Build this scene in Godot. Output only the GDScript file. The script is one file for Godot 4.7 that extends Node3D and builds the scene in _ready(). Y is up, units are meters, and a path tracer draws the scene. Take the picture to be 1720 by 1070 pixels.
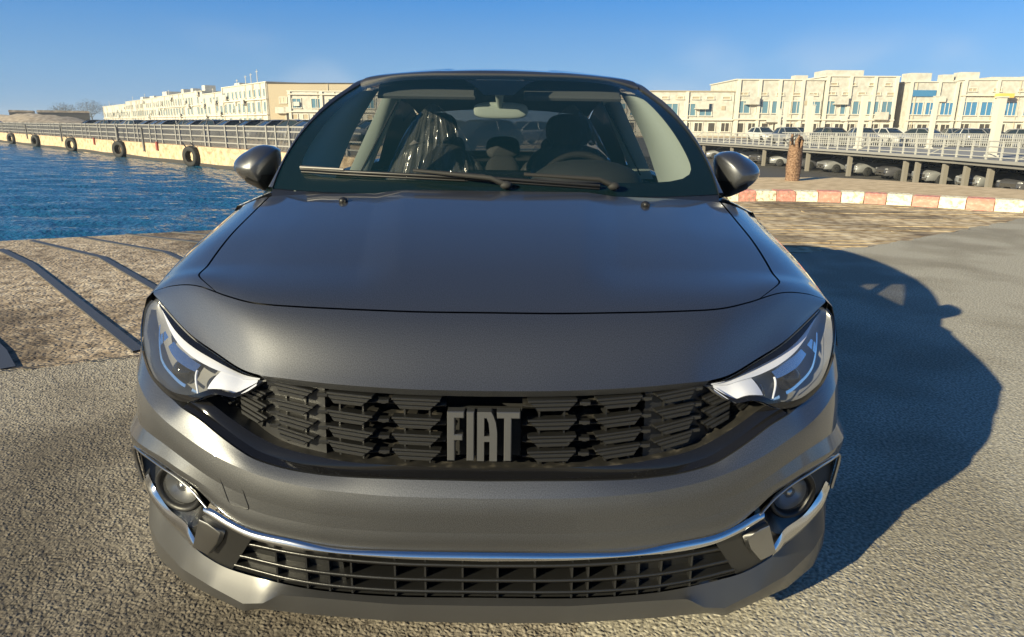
extends Node3D

const TO_SUN := Vector3(-0.711, 0.345, 0.616)
var M := {}
var taken := {}


class B:
	# collects triangles for one mesh
	var v := PackedVector3Array()
	var n := PackedVector3Array()
	var uv := PackedVector2Array()
	var t := PackedInt32Array()

	func grid(rows: Array, hint := Vector3.ZERO, force := 0, wrap := false) -> void:
		var h: int = rows.size()
		var w: int = rows[0].size()
		var base := v.size()
		var nn := PackedVector3Array()
		nn.resize(h * w)
		for i in h - 1:
			for j in w - 1:
				var a: Vector3 = rows[i][j]
				var b: Vector3 = rows[i][j + 1]
				var c: Vector3 = rows[i + 1][j]
				var d: Vector3 = rows[i + 1][j + 1]
				var f := (b - a).cross(c - a)
				var g := (d - c).cross(d - b)
				nn[i * w + j] += f
				nn[i * w + j + 1] += f + g
				nn[(i + 1) * w + j] += f + g
				nn[(i + 1) * w + j + 1] += g
		var s := float(force)
		if force == 0:
			for i in h:
				for j in w:
					s += nn[i * w + j].dot(rows[i][j] - hint)
		s = 1.0 if s >= 0 else -1.0
		if wrap:
			for i in h:
				var m := nn[i * w] + nn[i * w + w - 1]
				nn[i * w] = m
				nn[i * w + w - 1] = m
		for i in h:
			for j in w:
				v.append(rows[i][j])
				n.append((nn[i * w + j] * s).normalized())
				uv.append(Vector2(float(j) / maxi(w - 1, 1), float(i) / maxi(h - 1, 1)))
		for i in h - 1:
			for j in w - 1:
				var a := base + i * w + j
				var q := [a, a + w, a + 1, a + 1, a + w, a + w + 1] if s > 0 else [a, a + 1, a + w, a + 1, a + w + 1, a + w]
				for k in q:
					t.append(k)

	func tri(a: Vector3, b: Vector3, c: Vector3) -> void:
		# counter-clockwise seen from outside
		var f := (b - a).cross(c - a).normalized()
		var base := v.size()
		for p in [a, b, c]:
			v.append(p)
			n.append(f)
			uv.append(Vector2(p.x, p.y))
		t.append_array(PackedInt32Array([base, base + 2, base + 1]))

	func quad(a: Vector3, b: Vector3, c: Vector3, d: Vector3) -> void:
		tri(a, b, c)
		tri(a, c, d)

	func box(c: Vector3, s: Vector3, bs := Basis()) -> void:
		var x := bs.x * s.x * 0.5
		var y := bs.y * s.y * 0.5
		var z := bs.z * s.z * 0.5
		quad(c - x - y + z, c + x - y + z, c + x + y + z, c - x + y + z)
		quad(c + x - y - z, c - x - y - z, c - x + y - z, c + x + y - z)
		quad(c + x - y + z, c + x - y - z, c + x + y - z, c + x + y + z)
		quad(c - x - y - z, c - x - y + z, c - x + y + z, c - x + y - z)
		quad(c - x + y + z, c + x + y + z, c + x + y - z, c - x + y - z)
		quad(c - x - y - z, c + x - y - z, c + x - y + z, c - x - y + z)

	func prism(poly: PackedVector2Array, xf: Transform3D, d: float, bev := 0.0) -> void:
		# polygon in xy, pushed along z from 0 to d, its front edge chamfered by bev
		var p := poly.duplicate()
		if Geometry2D.is_polygon_clockwise(p):
			p.reverse()
		var k := p.size()
		var inner := PackedVector2Array()
		for i in k:
			var e0 := (p[i] - p[(i + k - 1) % k]).normalized()
			var e1 := (p[(i + 1) % k] - p[i]).normalized()
			var m := Vector2(-e0.y - e1.y, e0.x + e1.x)
			inner.append(p[i] + m.normalized() * bev / maxf(0.4, m.length() * 0.5))
		for i in k:
			var j := (i + 1) % k
			var a := xf * Vector3(p[i].x, p[i].y, 0)
			var b := xf * Vector3(p[j].x, p[j].y, 0)
			var c := xf * Vector3(p[j].x, p[j].y, d - bev)
			var e := xf * Vector3(p[i].x, p[i].y, d - bev)
			quad(a, b, c, e)
			if bev > 0.0:
				quad(e, c, xf * Vector3(inner[j].x, inner[j].y, d), xf * Vector3(inner[i].x, inner[i].y, d))
		var ids := Geometry2D.triangulate_polygon(inner)
		for q in range(0, ids.size(), 3):
			var tr := [inner[ids[q]], inner[ids[q + 1]], inner[ids[q + 2]]]
			if (tr[1] - tr[0]).cross(tr[2] - tr[0]) < 0:
				tr = [tr[0], tr[2], tr[1]]
			tri(xf * Vector3(tr[0].x, tr[0].y, d), xf * Vector3(tr[1].x, tr[1].y, d), xf * Vector3(tr[2].x, tr[2].y, d))
			tri(xf * Vector3(tr[0].x, tr[0].y, 0), xf * Vector3(tr[2].x, tr[2].y, 0), xf * Vector3(tr[1].x, tr[1].y, 0))

	func tube(path: PackedVector3Array, r0: float, r1 := -1.0, sides := 8, closed := false) -> void:
		if r1 < 0.0:
			r1 = r0
		var k := path.size()
		var rows := []
		var nrm := Vector3.ZERO
		for i in k:
			var tg := (path[mini(i + 1, k - 1)] - path[maxi(i - 1, 0)]).normalized()
			if closed:
				tg = (path[(i + 1) % (k - 1)] - path[(i + k - 2) % (k - 1)]).normalized()
			if nrm == Vector3.ZERO:
				nrm = tg.cross(Vector3.UP if absf(tg.y) < 0.9 else Vector3.RIGHT).normalized()
			nrm = (nrm - tg * nrm.dot(tg)).normalized()
			var bn := tg.cross(nrm)
			var row := PackedVector3Array()
			var r := lerpf(r0, r1, float(i) / (k - 1))
			for j in sides + 1:
				var a := TAU * j / sides
				row.append(path[i] + (nrm * cos(a) + bn * sin(a)) * r)
			rows.append(row)
		grid(rows, Vector3.ZERO, 1, true)
		if not closed:
			for j in sides:
				tri(path[0], rows[0][j + 1], rows[0][j])
				tri(path[k - 1], rows[k - 1][j], rows[k - 1][j + 1])

	func lathe(prof: Array, xf: Transform3D, seg := 24) -> void:
		var rows := []
		for p in prof:
			var row := PackedVector3Array()
			for j in seg + 1:
				var a := TAU * j / seg
				row.append(xf * Vector3(p[0] * cos(a), p[1], p[0] * sin(a)))
			rows.append(row)
		grid(rows, Vector3.ZERO, -1, true)

	func mesh() -> ArrayMesh:
		var a := []
		a.resize(Mesh.ARRAY_MAX)
		a[Mesh.ARRAY_VERTEX] = v
		a[Mesh.ARRAY_NORMAL] = n
		a[Mesh.ARRAY_TEX_UV] = uv
		a[Mesh.ARRAY_INDEX] = t
		var m := ArrayMesh.new()
		m.add_surface_from_arrays(Mesh.PRIMITIVE_TRIANGLES, a)
		return m


# ---------------------------------------------------------------- naming
func numbered(called: String) -> String:
	var k: int = taken.get(called, 0)
	taken[called] = k + 1
	return called if k == 0 else "%s_%03d" % [called, k]


func tag(o: Node, label: String, category: String, group := "") -> void:
	o.set_meta("label", label)
	o.set_meta("category", category)
	if group != "":
		o.set_meta("group", group)


func thing(called: String, label: String, category: String, at := Vector3.ZERO, turn := 0.0, group := "") -> Node3D:
	var o := Node3D.new()
	o.name = numbered(called)
	add_child(o)
	o.position = at
	o.rotation.y = turn
	tag(o, label, category, group)
	return o


func obj(called: String, m: Mesh, mat: Material, parent: Node = null, xf := Transform3D()) -> MeshInstance3D:
	var o := MeshInstance3D.new()
	o.mesh = m
	o.material_override = null
	for i in m.get_surface_count():
		o.set_surface_override_material(i, mat)
	o.transform = xf
	if parent == null:
		o.name = numbered(called)
		add_child(o)
	else:
		var k: int = parent.get_meta("_n_" + called, 0)
		parent.set_meta("_n_" + called, k + 1)
		o.name = called if k == 0 else "%s_%03d" % [called, k]
		parent.add_child(o, true)
	return o


func struct(called: String, m: Mesh, mat: Material) -> MeshInstance3D:
	var o := obj(called, m, mat)
	o.set_meta("kind", "structure")
	return o


func dup(o: Node3D, called: String, label: String, category: String, group: String, at: Vector3, turn: float) -> Node3D:
	var c: Node3D = o.duplicate()
	c.name = numbered(called)
	add_child(c)
	c.position = at
	c.rotation.y = turn
	tag(c, label, category, group)
	return c


# ---------------------------------------------------------------- curves
func mm(a: Array) -> PackedVector3Array:
	var r := PackedVector3Array()
	for i in range(0, a.size(), 3):
		r.append(Vector3(a[i], a[i + 1], a[i + 2]) * 0.001)
	return r


func catmull(p: PackedVector3Array, f: float) -> Vector3:
	var k := p.size()
	f = clampf(f, 0.0, k - 1.0)
	var i := mini(int(f), k - 2)
	var a: Vector3 = p[i - 1] if i > 0 else p[0] * 2.0 - p[1]
	var d: Vector3 = p[i + 2] if i + 2 < k else p[k - 1] * 2.0 - p[k - 2]
	return p[i].cubic_interpolate(p[i + 1], a, d, f - i)


func curve(p: PackedVector3Array, count: int, smooth := true) -> PackedVector3Array:
	# evenly spaced along its length
	var dense := PackedVector3Array()
	var k := p.size()
	for i in (k - 1) * 12 + 1:
		dense.append(catmull(p, i / 12.0) if smooth else p[mini(i / 12, k - 2)].lerp(p[mini(i / 12, k - 2) + 1], i / 12.0 - mini(i / 12, k - 2)))
	var acc := PackedFloat32Array([0.0])
	for i in dense.size() - 1:
		acc.append(acc[i] + dense[i].distance_to(dense[i + 1]))
	var out := PackedVector3Array()
	var s := 0
	for c in count:
		var want := acc[acc.size() - 1] * c / (count - 1)
		while s < acc.size() - 2 and acc[s + 1] < want:
			s += 1
		out.append(dense[s].lerp(dense[s + 1], clampf((want - acc[s]) / maxf(acc[s + 1] - acc[s], 1e-9), 0, 1)))
	return out


func mirror(r: PackedVector3Array) -> PackedVector3Array:
	var o := PackedVector3Array()
	for p in r:
		o.append(Vector3(-p.x, p.y, p.z))
	return o


func both(r: PackedVector3Array) -> PackedVector3Array:
	# a row from the centre outwards becomes one from left to right
	var o := PackedVector3Array()
	for i in range(r.size() - 1, 0, -1):
		o.append(Vector3(-r[i].x, r[i].y, r[i].z))
	for p in r:
		o.append(p)
	return o


func shift(r: PackedVector3Array, d: Vector3) -> PackedVector3Array:
	var o := PackedVector3Array()
	for p in r:
		o.append(p + d)
	return o


func between(a: PackedVector3Array, b: PackedVector3Array, steps: int, bulge := Vector3.ZERO) -> Array:
	var rows := []
	for i in steps + 1:
		var f := float(i) / steps
		var r := PackedVector3Array()
		for j in a.size():
			r.append(a[j].lerp(b[j], f) + bulge * 4.0 * f * (1.0 - f))
		rows.append(r)
	return rows


func at_x(row: PackedVector3Array, x: float) -> Vector3:
	# the point of a centre-to-side row at that x
	for i in row.size() - 1:
		if row[i + 1].x >= x:
			return row[i].lerp(row[i + 1], clampf((x - row[i].x) / maxf(row[i + 1].x - row[i].x, 1e-6), 0, 1))
	return row[row.size() - 1]


func v2(a: Array) -> PackedVector2Array:
	var r := PackedVector2Array()
	for i in range(0, a.size(), 2):
		r.append(Vector2(a[i], a[i + 1]))
	return r


# ---------------------------------------------------------------- materials
func lin(r: float, g: float, b: float, a := 1.0) -> Color:
	var c := Color(r, g, b).linear_to_srgb()
	c.a = a
	return c


func mat(c: Color, rough := 0.6, metal := 0.0) -> StandardMaterial3D:
	var m := StandardMaterial3D.new()
	m.albedo_color = c
	m.roughness = rough
	m.metallic = metal
	return m


func ntex(sd: int, freq: float, ramp: Array, octaves := 5, kind := FastNoiseLite.TYPE_SIMPLEX_SMOOTH, size := 512, cell := FastNoiseLite.RETURN_DISTANCE, warp := 0.0) -> NoiseTexture2D:
	var f := FastNoiseLite.new()
	f.seed = sd
	f.noise_type = kind
	f.frequency = freq
	f.fractal_octaves = octaves
	f.fractal_type = FastNoiseLite.FRACTAL_FBM if octaves > 1 else FastNoiseLite.FRACTAL_NONE
	f.cellular_return_type = cell
	if warp > 0.0:
		f.domain_warp_enabled = true
		f.domain_warp_amplitude = warp
		f.domain_warp_frequency = freq
	var x := NoiseTexture2D.new()
	x.width = size
	x.height = size
	x.seamless = true
	x.noise = f
	var g := Gradient.new()
	var offs := PackedFloat32Array()
	var cols := PackedColorArray()
	for i in range(0, ramp.size(), 2):
		offs.append(ramp[i])
		cols.append(ramp[i + 1])
	g.offsets = offs
	g.colors = cols
	x.color_ramp = g
	return x


func triplanar(m: StandardMaterial3D, scale: float, world := true) -> StandardMaterial3D:
	m.uv1_triplanar = true
	m.uv1_world_triplanar = world
	m.uv1_scale = Vector3.ONE * scale
	return m


func over(m: StandardMaterial3D, tex: Texture2D, scale: float) -> void:
	# a second, wider pattern multiplied over the first
	m.detail_enabled = true
	m.detail_blend_mode = BaseMaterial3D.BLEND_MODE_MUL
	m.detail_uv_layer = BaseMaterial3D.DETAIL_UV_2
	m.detail_albedo = tex
	m.uv2_triplanar = true
	m.uv2_world_triplanar = true
	m.uv2_scale = Vector3.ONE * scale


func relief(m: StandardMaterial3D, tex: Texture2D, cm: float) -> void:
	m.heightmap_enabled = true
	m.heightmap_texture = tex
	m.heightmap_scale = cm


func gravel(sd: int, cells: float, fine: float) -> Array:
	# worn tarmac: stones of about a centimetre, darker in the low places; colour and height from one pattern
	var f := FastNoiseLite.new()
	f.seed = sd
	f.noise_type = FastNoiseLite.TYPE_CELLULAR
	f.frequency = cells
	f.fractal_type = FastNoiseLite.FRACTAL_NONE
	f.cellular_return_type = FastNoiseLite.RETURN_DISTANCE2_SUB
	f.domain_warp_enabled = true
	f.domain_warp_amplitude = 9.0
	f.domain_warp_frequency = 0.04
	var a := f.get_seamless_image(1024, 1024).get_data()
	var g := FastNoiseLite.new()
	g.seed = sd + 1
	g.frequency = fine
	g.fractal_octaves = 6
	g.fractal_gain = 0.6
	var b := g.get_seamless_image(1024, 1024).get_data()
	var h := PackedByteArray()
	h.resize(1024 * 1024)
	var col := PackedByteArray()
	col.resize(3 * 1024 * 1024)
	var table := []
	for i in 256:
		var t := i / 255.0
		var c := lin(0.12, 0.105, 0.084).lerp(lin(0.40, 0.362, 0.295), smoothstep(0.05, 0.42, t)).lerp(lin(0.68, 0.63, 0.53), smoothstep(0.45, 0.95, t))
		table.append([int(c.r * 255), int(c.g * 255), int(c.b * 255)])
	for i in 1024 * 1024:
		var v: int = mini(255, int(a[i] * 0.50 + b[i] * 0.62) - 6)
		v = maxi(v, 0)
		h[i] = v
		var q: Array = table[v]
		col[i * 3] = q[0]
		col[i * 3 + 1] = q[1]
		col[i * 3 + 2] = q[2]
	return [ImageTexture.create_from_image(Image.create_from_data(1024, 1024, false, Image.FORMAT_RGB8, col)), ImageTexture.create_from_image(Image.create_from_data(1024, 1024, false, Image.FORMAT_L8, h))]


func glass(c: Color, alpha: float, rough := 0.02) -> StandardMaterial3D:
	var m := mat(Color(c, alpha), rough)
	m.transparency = BaseMaterial3D.TRANSPARENCY_ALPHA
	m.metallic_specular = 0.32
	return m


func make_materials() -> void:
	var bw := [0.0, Color.BLACK, 1.0, Color.WHITE]
	var patches := ntex(11, 0.006, [0.25, Color(0.62, 0.60, 0.58), 0.5, Color(0.90, 0.89, 0.88), 0.8, Color(1, 1, 1)], 6)
	# car
	var p := mat(lin(0.178, 0.178, 0.180), 0.45, 0.90)
	p.clearcoat_enabled = true
	p.clearcoat = 1.0
	p.clearcoat_roughness = 0.03
	triplanar(p, 2.2, false)
	p.albedo_texture = ntex(3, 0.42, [0.15, Color(0.66, 0.66, 0.67), 0.6, Color(0.88, 0.88, 0.88), 0.9, Color(1, 1, 1)], 1)
	M.paint = p
	p.albedo_color = lin(0.205, 0.210, 0.220)
	var sk := mat(lin(0.055, 0.055, 0.056), 0.5, 0.3)
	sk.clearcoat_enabled = true
	sk.clearcoat = 0.5
	sk.clearcoat_roughness = 0.2
	M.skirt = sk
	M.black = mat(lin(0.012, 0.012, 0.013), 0.45)
	M.pit = mat(lin(0.006, 0.006, 0.006), 0.9)
	M.gloss = mat(lin(0.008, 0.008, 0.009), 0.07)
	var pl := mat(lin(0.014, 0.014, 0.014), 0.34)
	pl.metallic_specular = 0.6
	triplanar(pl, 5.0, false)
	relief(pl, ntex(5, 0.2, bw, 2), 0.03)
	M.plastic = pl
	var dusty := mat(lin(1, 1, 1), 0.5)
	triplanar(dusty, 1.7, false)
	dusty.albedo_texture = ntex(7, 0.02, [0.3, lin(0.016, 0.0155, 0.015), 0.62, lin(0.026, 0.0245, 0.022), 0.82, lin(0.085, 0.076, 0.062)], 5)
	M.dusty = dusty
	M.badge = mat(lin(0.17, 0.17, 0.17), 0.32, 0.75)
	M.chrome = mat(lin(0.80, 0.80, 0.80), 0.16, 1.0)
	M.satin = mat(lin(0.42, 0.42, 0.42), 0.28, 1.0)
	M.pad = mat(lin(0.24, 0.24, 0.235), 0.32, 0.8)
	M.drl = mat(lin(0.62, 0.64, 0.72), 0.18, 0.1)
	M.lamp_dark = mat(lin(0.30, 0.30, 0.30), 0.3, 0.5)
	M.lens = glass(lin(0.9, 0.92, 0.95), 0.03)
	M.shield = glass(lin(0.006, 0.022, 0.027), 0.42)
	M.dirty = glass(lin(0.30, 0.33, 0.27), 0.80)
	M.dirty.backlight_enabled = true
	M.dirty.backlight = Color(0.5, 0.52, 0.46)
	M.window = glass(lin(0.012, 0.025, 0.024), 0.38)
	M.frit = mat(lin(0.006, 0.008, 0.010), 0.25)
	M.rubber = mat(lin(0.018, 0.018, 0.018), 0.75)
	M.dash = mat(lin(0.03, 0.033, 0.034), 0.7)
	M.trim = mat(lin(0.44, 0.52, 0.47), 0.8)
	M.head = mat(lin(0.11, 0.12, 0.118), 0.9)
	M.cloth = mat(lin(0.03, 0.031, 0.033), 0.9)
	var film := glass(lin(0.8, 0.85, 0.84), 0.07, 0.10)
	film.metallic_specular = 1.0
	M.film = film
	# ground
	var asph := mat(Color.WHITE, 0.9)
	triplanar(asph, 0.85)
	var stones := gravel(41, 0.085, 0.030)
	asph.albedo_texture = stones[0]
	relief(asph, stones[1], 0.65)
	over(asph, patches, 0.11)
	M.asphalt = asph
	var road := mat(Color.WHITE, 0.88)
	triplanar(road, 0.8)
	road.albedo_texture = ntex(23, 0.08, [0.2, lin(0.22, 0.20, 0.16), 0.5, lin(0.40, 0.367, 0.29), 0.8, lin(0.58, 0.535, 0.435)], 5, FastNoiseLite.TYPE_SIMPLEX_SMOOTH, 1024)
	relief(road, stones[1], 0.55)
	over(road, ntex(12, 0.012, [0.25, Color(0.86, 0.85, 0.83), 0.6, Color(1, 1, 1)], 6), 0.13)
	M.road = road
	var conc := mat(Color.WHITE, 0.9)
	triplanar(conc, 0.33)
	conc.albedo_texture = ntex(25, 0.02, [0.18, lin(0.21, 0.158, 0.105), 0.4, lin(0.37, 0.29, 0.205), 0.62, lin(0.47, 0.38, 0.275), 0.85, lin(0.58, 0.49, 0.37)], 6, FastNoiseLite.TYPE_SIMPLEX_SMOOTH, 1024, 0, 30.0)
	relief(conc, stones[1], 1.3)
	over(conc, patches, 0.13)
	M.concrete = conc
	var plank := mat(Color.WHITE, 0.9)
	triplanar(plank, 0.5)
	plank.albedo_texture = ntex(27, 0.02, [0.2, lin(0.30, 0.215, 0.125), 0.5, lin(0.54, 0.43, 0.275), 0.8, lin(0.68, 0.57, 0.40)], 5)
	relief(plank, ntex(28, 0.03, bw, 5), 0.5)
	over(plank, patches, 0.2)
	M.plank = plank
	var sand := mat(Color.WHITE, 0.95)
	triplanar(sand, 0.3)
	sand.albedo_texture = ntex(29, 0.02, [0.2, lin(0.46, 0.34, 0.20), 0.8, lin(0.66, 0.51, 0.32)], 5)
	M.sand = sand
	M.strip = mat(lin(0.10, 0.10, 0.105), 0.5, 0.5)
	var wall := mat(Color.WHITE, 0.9)
	triplanar(wall, 0.22)
	wall.albedo_texture = ntex(30, 0.02, [0.15, lin(0.26, 0.18, 0.11), 0.4, lin(0.52, 0.385, 0.24), 0.8, lin(0.64, 0.50, 0.345)], 5)
	relief(wall, ntex(31, 0.02, bw, 5), 4.0)
	M.quay = wall
	var cream := mat(Color.WHITE, 0.85)
	triplanar(cream, 0.12)
	cream.albedo_texture = ntex(32, 0.02, [0.2, lin(0.44, 0.425, 0.375), 0.7, lin(0.54, 0.525, 0.475)], 4)
	M.cream = cream
	M.white = mat(lin(0.60, 0.575, 0.50), 0.7)
	M.beige = mat(lin(0.40, 0.34, 0.245), 0.85)
	M.beige_pale = mat(lin(0.50, 0.44, 0.34), 0.85)
	M.pane = mat(lin(0.11, 0.21, 0.28), 0.12)
	M.pane_blue = mat(lin(0.06, 0.20, 0.38), 0.12)
	M.dark = mat(lin(0.05, 0.045, 0.04), 0.8)
	M.steel = mat(lin(0.16, 0.155, 0.15), 0.5, 0.6)
	M.fence = mat(lin(0.27, 0.262, 0.25), 0.7)
	M.rail = mat(lin(0.50, 0.49, 0.45), 0.5, 0.2)
	M.deck = mat(lin(0.27, 0.265, 0.255), 0.8)
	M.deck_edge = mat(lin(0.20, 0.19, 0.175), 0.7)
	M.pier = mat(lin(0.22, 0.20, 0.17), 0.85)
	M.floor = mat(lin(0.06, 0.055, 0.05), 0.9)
	var kr := mat(Color.WHITE, 0.75)
	triplanar(kr, 0.8)
	kr.albedo_texture = ntex(33, 0.03, [0.25, lin(0.34, 0.22, 0.16), 0.44, lin(0.60, 0.23, 0.18), 0.7, lin(0.70, 0.32, 0.25), 0.9, lin(0.74, 0.50, 0.40)], 4)
	M.kerb_red = kr
	var kw := mat(Color.WHITE, 0.75)
	triplanar(kw, 0.8)
	kw.albedo_texture = ntex(34, 0.03, [0.25, lin(0.36, 0.28, 0.17), 0.40, lin(0.75, 0.68, 0.50), 0.8, lin(0.82, 0.77, 0.61)], 4)
	M.kerb_white = kw
	var rust := mat(Color.WHITE, 0.9)
	triplanar(rust, 1.3)
	rust.albedo_texture = ntex(35, 0.03, [0.2, lin(0.09, 0.05, 0.03), 0.5, lin(0.22, 0.13, 0.08), 0.8, lin(0.32, 0.21, 0.14)], 5)
	relief(rust, ntex(36, 0.04, bw, 4), 2.0)
	M.rust = rust
	var sea := mat(lin(0.010, 0.085, 0.17), 0.10)
	sea.metallic_specular = 0.55
	triplanar(sea, 0.22)
	relief(sea, ntex(37, 0.02, bw, 5, FastNoiseLite.TYPE_SIMPLEX_SMOOTH, 1024, 0, 20.0), 6.0)
	M.sea = sea
	M.rubble = triplanar(mat(Color.WHITE, 0.95), 0.05)
	M.rubble.albedo_texture = ntex(38, 0.03, [0.2, lin(0.22, 0.17, 0.12), 0.8, lin(0.50, 0.42, 0.33)], 5)
	M.hazed_leaf = mat(lin(0.10, 0.11, 0.115), 0.9)  # lightened and greyed: distance haze put into the tree colour
	M.hull = mat(lin(0.28, 0.07, 0.05), 0.7)
	M.blue = mat(lin(0.02, 0.07, 0.25), 0.6)
	M.silver = mat(lin(0.30, 0.305, 0.31), 0.35, 0.4)
	M.carwhite = mat(lin(0.52, 0.52, 0.50), 0.35)
	M.cardark = mat(lin(0.09, 0.09, 0.10), 0.3, 0.3)
	M.carglass = mat(lin(0.02, 0.03, 0.035), 0.06)
	M.carlamp = mat(lin(0.6, 0.6, 0.6), 0.15, 0.6)

# ---------------------------------------------------------------- the car
# stations across its bonnet, centre to wing, from the lip over the grille back to the windscreen
var deck_rows := []


func bonnet(f: float, w: float) -> Vector3:
	var c := PackedVector3Array()
	for s in deck_rows:
		c.append(catmull(s, absf(f)))
	var p := catmull(c, w)
	# a raised middle: past its edge the sides fall away a little steeper
	var xb := lerpf(0.19, 0.295, clampf((w - 0.3) / 4.7, 0, 1))
	var k := p.x - xb
	var fall := 0.0 if k < -0.004 else (k + 0.004) * (k + 0.004) / 0.016 if k < 0.004 else minf(k, 0.09)
	p.y += (0.010 - 0.12 * fall) * smoothstep(1.05, 2.0, w)
	if f < 0.0:
		p.x = -p.x
	return p


func rim(b: B, rows: Array, depth: float, hint: Vector3) -> void:
	# the folded edge round a panel
	var loop := PackedVector3Array()
	var h := rows.size()
	var w: int = rows[0].size()
	for j in w:
		loop.append(rows[0][j])
	for i in range(1, h):
		loop.append(rows[i][w - 1])
	for j in range(w - 2, -1, -1):
		loop.append(rows[h - 1][j])
	for i in range(h - 2, -1, -1):
		loop.append(rows[i][0])
	var low := PackedVector3Array()
	for p in loop:
		low.append(p + (hint - p).normalized() * depth)
	b.grid([loop, low], hint)


func make_car() -> void:
	var car := thing("parked_car", "dark grey metallic hatchback parked nose-on by the water, film on its seats", "car")
	car.transform = Transform3D(Basis(Vector3.UP, -0.0089) * Basis(Vector3.BACK, -0.0066), Vector3(-0.042, 0, 0))
	var inside := Vector3(0, 0.6, -1.6)
	deck_rows = [
		mm([0, 693, -50, 150, 694, -53, 300, 696, -70, 420, 697, -99, 475, 694, -124, 530, 697, -157, 600, 713, -210, 700, 737, -293, 845, 779, -450]),
		mm([0, 816, -200, 150, 816, -201, 300, 818, -208, 420, 819, -221, 520, 819, -247, 600, 823, -293, 702, 829, -368, 790, 813, -432, 864, 787, -480]),
		mm([0, 882, -420, 150, 882, -420, 300, 881, -423, 420, 879, -430, 520, 875, -441, 600, 870, -460, 722, 858, -495, 806, 840, -530, 870, 812, -565]),
		mm([0, 930, -620, 150, 930, -620, 300, 929, -623, 420, 926, -629, 520, 922, -638, 600, 917, -648, 732, 903, -672, 814, 880, -697, 876, 848, -722]),
		mm([0, 967, -810, 150, 967, -810, 300, 966, -814, 420, 963, -822, 520, 959, -833, 600, 954, -845, 740, 940, -872, 820, 915, -895, 880, 884, -915]),
		mm([0, 997, -975, 150, 997, -976, 300, 996, -982, 420, 993, -992, 520, 989, -1006, 600, 985, -1022, 748, 972, -1058, 826, 948, -1085, 884, 918, -1105]),
	]
	var f_n := 64
	# nose panel
	var rows := []
	var r := PackedVector3Array()
	for i in f_n + 1:
		var p := bonnet(8.0 * i / f_n, 0.0)
		var inner := 1.0 - smoothstep(0.46, 0.50, p.x)
		r.append(p + Vector3(0, lerpf(-0.006, -0.016, inner), lerpf(-0.02, -0.010, inner)))
	rows.append(both(r))
	var nose_low: PackedVector3Array = r
	var b := B.new()
	var face := []
	for k in 15:
		r = PackedVector3Array()
		for i in f_n + 1:
			r.append(bonnet(8.0 * i / f_n, 0.986 * k / 14.0))
		face.append(both(r))
	b.grid(face, inside)
	b.grid([rows[0], face[0]], inside)
	b.grid([face[14], shift(face[14], Vector3(0, -0.014, -0.004))], Vector3(0, 0.8, 3))
	obj("nose_panel", b.mesh(), M.paint, car)
	# bonnet
	b = B.new()
	face = []
	for k in 57:
		var w := 1.013 + 3.987 * pow(k / 56.0, 1.25)
		var us := 5.965 - 0.62 * pow(clampf(1.0 - (w - 1.013) / 0.42, 0, 1), 2.2)
		r = PackedVector3Array()
		for i in f_n + 1:
			r.append(bonnet(us * i / f_n, w))
		face.append(both(r))
	b.grid(face, inside)
	rim(b, face, 0.016, inside)
	var hood := obj("bonnet", b.mesh(), M.paint, car)
	var hood_back: PackedVector3Array = face[56]
	b = B.new()
	face = []
	for k in 21:
		r = PackedVector3Array()
		for i in 21:
			var p := bonnet(7.6 * i / 20.0, lerpf(0.9, 5.0, k / 20.0))
			r.append(p + Vector3(-0.02 * smoothstep(0.5, 0.9, p.x), -0.026, -0.01))
		face.append(both(r))
	b.grid(face, inside)
	obj("gap_backing", b.mesh(), M.pit, hood)  # added black sheet under the panels so the shut gaps stay dark
	for s in [-1, 1]:
		b = B.new()
		var p: Vector3 = bonnet(3.45, 4.45) + Vector3(0, 0.004, 0)
		p.x *= s
		b.grid(lump(p, Vector3(0.014, 0.011, 0.016)), p)
		b.box(p + Vector3(0, -0.001, 0.008), Vector3(0.02, 0.008, 0.012))
		obj("washer_jet", b.mesh(), M.black, hood)
	# wings
	for s in [-1, 1]:
		b = B.new()
		face = []
		for k in 41:
			var w := 1.013 + 3.987 * k / 40.0
			var us := 6.03 - 0.62 * pow(clampf(1.0 - (w - 1.013) / 0.42, 0, 1), 2.2)
			r = PackedVector3Array()
			for i in 13:
				r.append(bonnet(lerpf(us, 8.0, i / 12.0), w))
			var e: Vector3 = r[12]
			var arch := 0.31
			var dz: float = e.z + 0.9
			var low := 0.66 if dz > 0.35 else 0.31 + sqrt(maxf(0.0, 0.36 * 0.36 - dz * dz))
			low = maxf(low, 0.45)
			for q in [0.15, 0.35, 0.6, 1.0]:
				r.append(Vector3(lerpf(e.x + 0.008, 0.915, pow(q, 0.6)), lerpf(e.y, low, q), e.z))
			if s < 0:
				r = mirror(r)
			face.append(r)
		b.grid(face, Vector3(0, 0.5, -0.8))
		obj("front_wing", b.mesh(), M.paint, car)
	make_bumper(car, inside)
	make_grille(car, nose_low)
	for s in [-1.0, 1.0]:
		make_headlight(car, s)
	make_cabin(car, inside, hood_back)
	b = B.new()
	b.box(Vector3(0, 0.47, -0.62), Vector3(1.36, 0.44, 0.62))
	b.box(Vector3(0, 0.40, -0.26), Vector3(0.9, 0.36, 0.12))
	b.box(Vector3(0, 0.24, -2.3), Vector3(1.5, 0.10, 3.6))
	obj("underbody", b.mesh(), M.pit, car)
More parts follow.
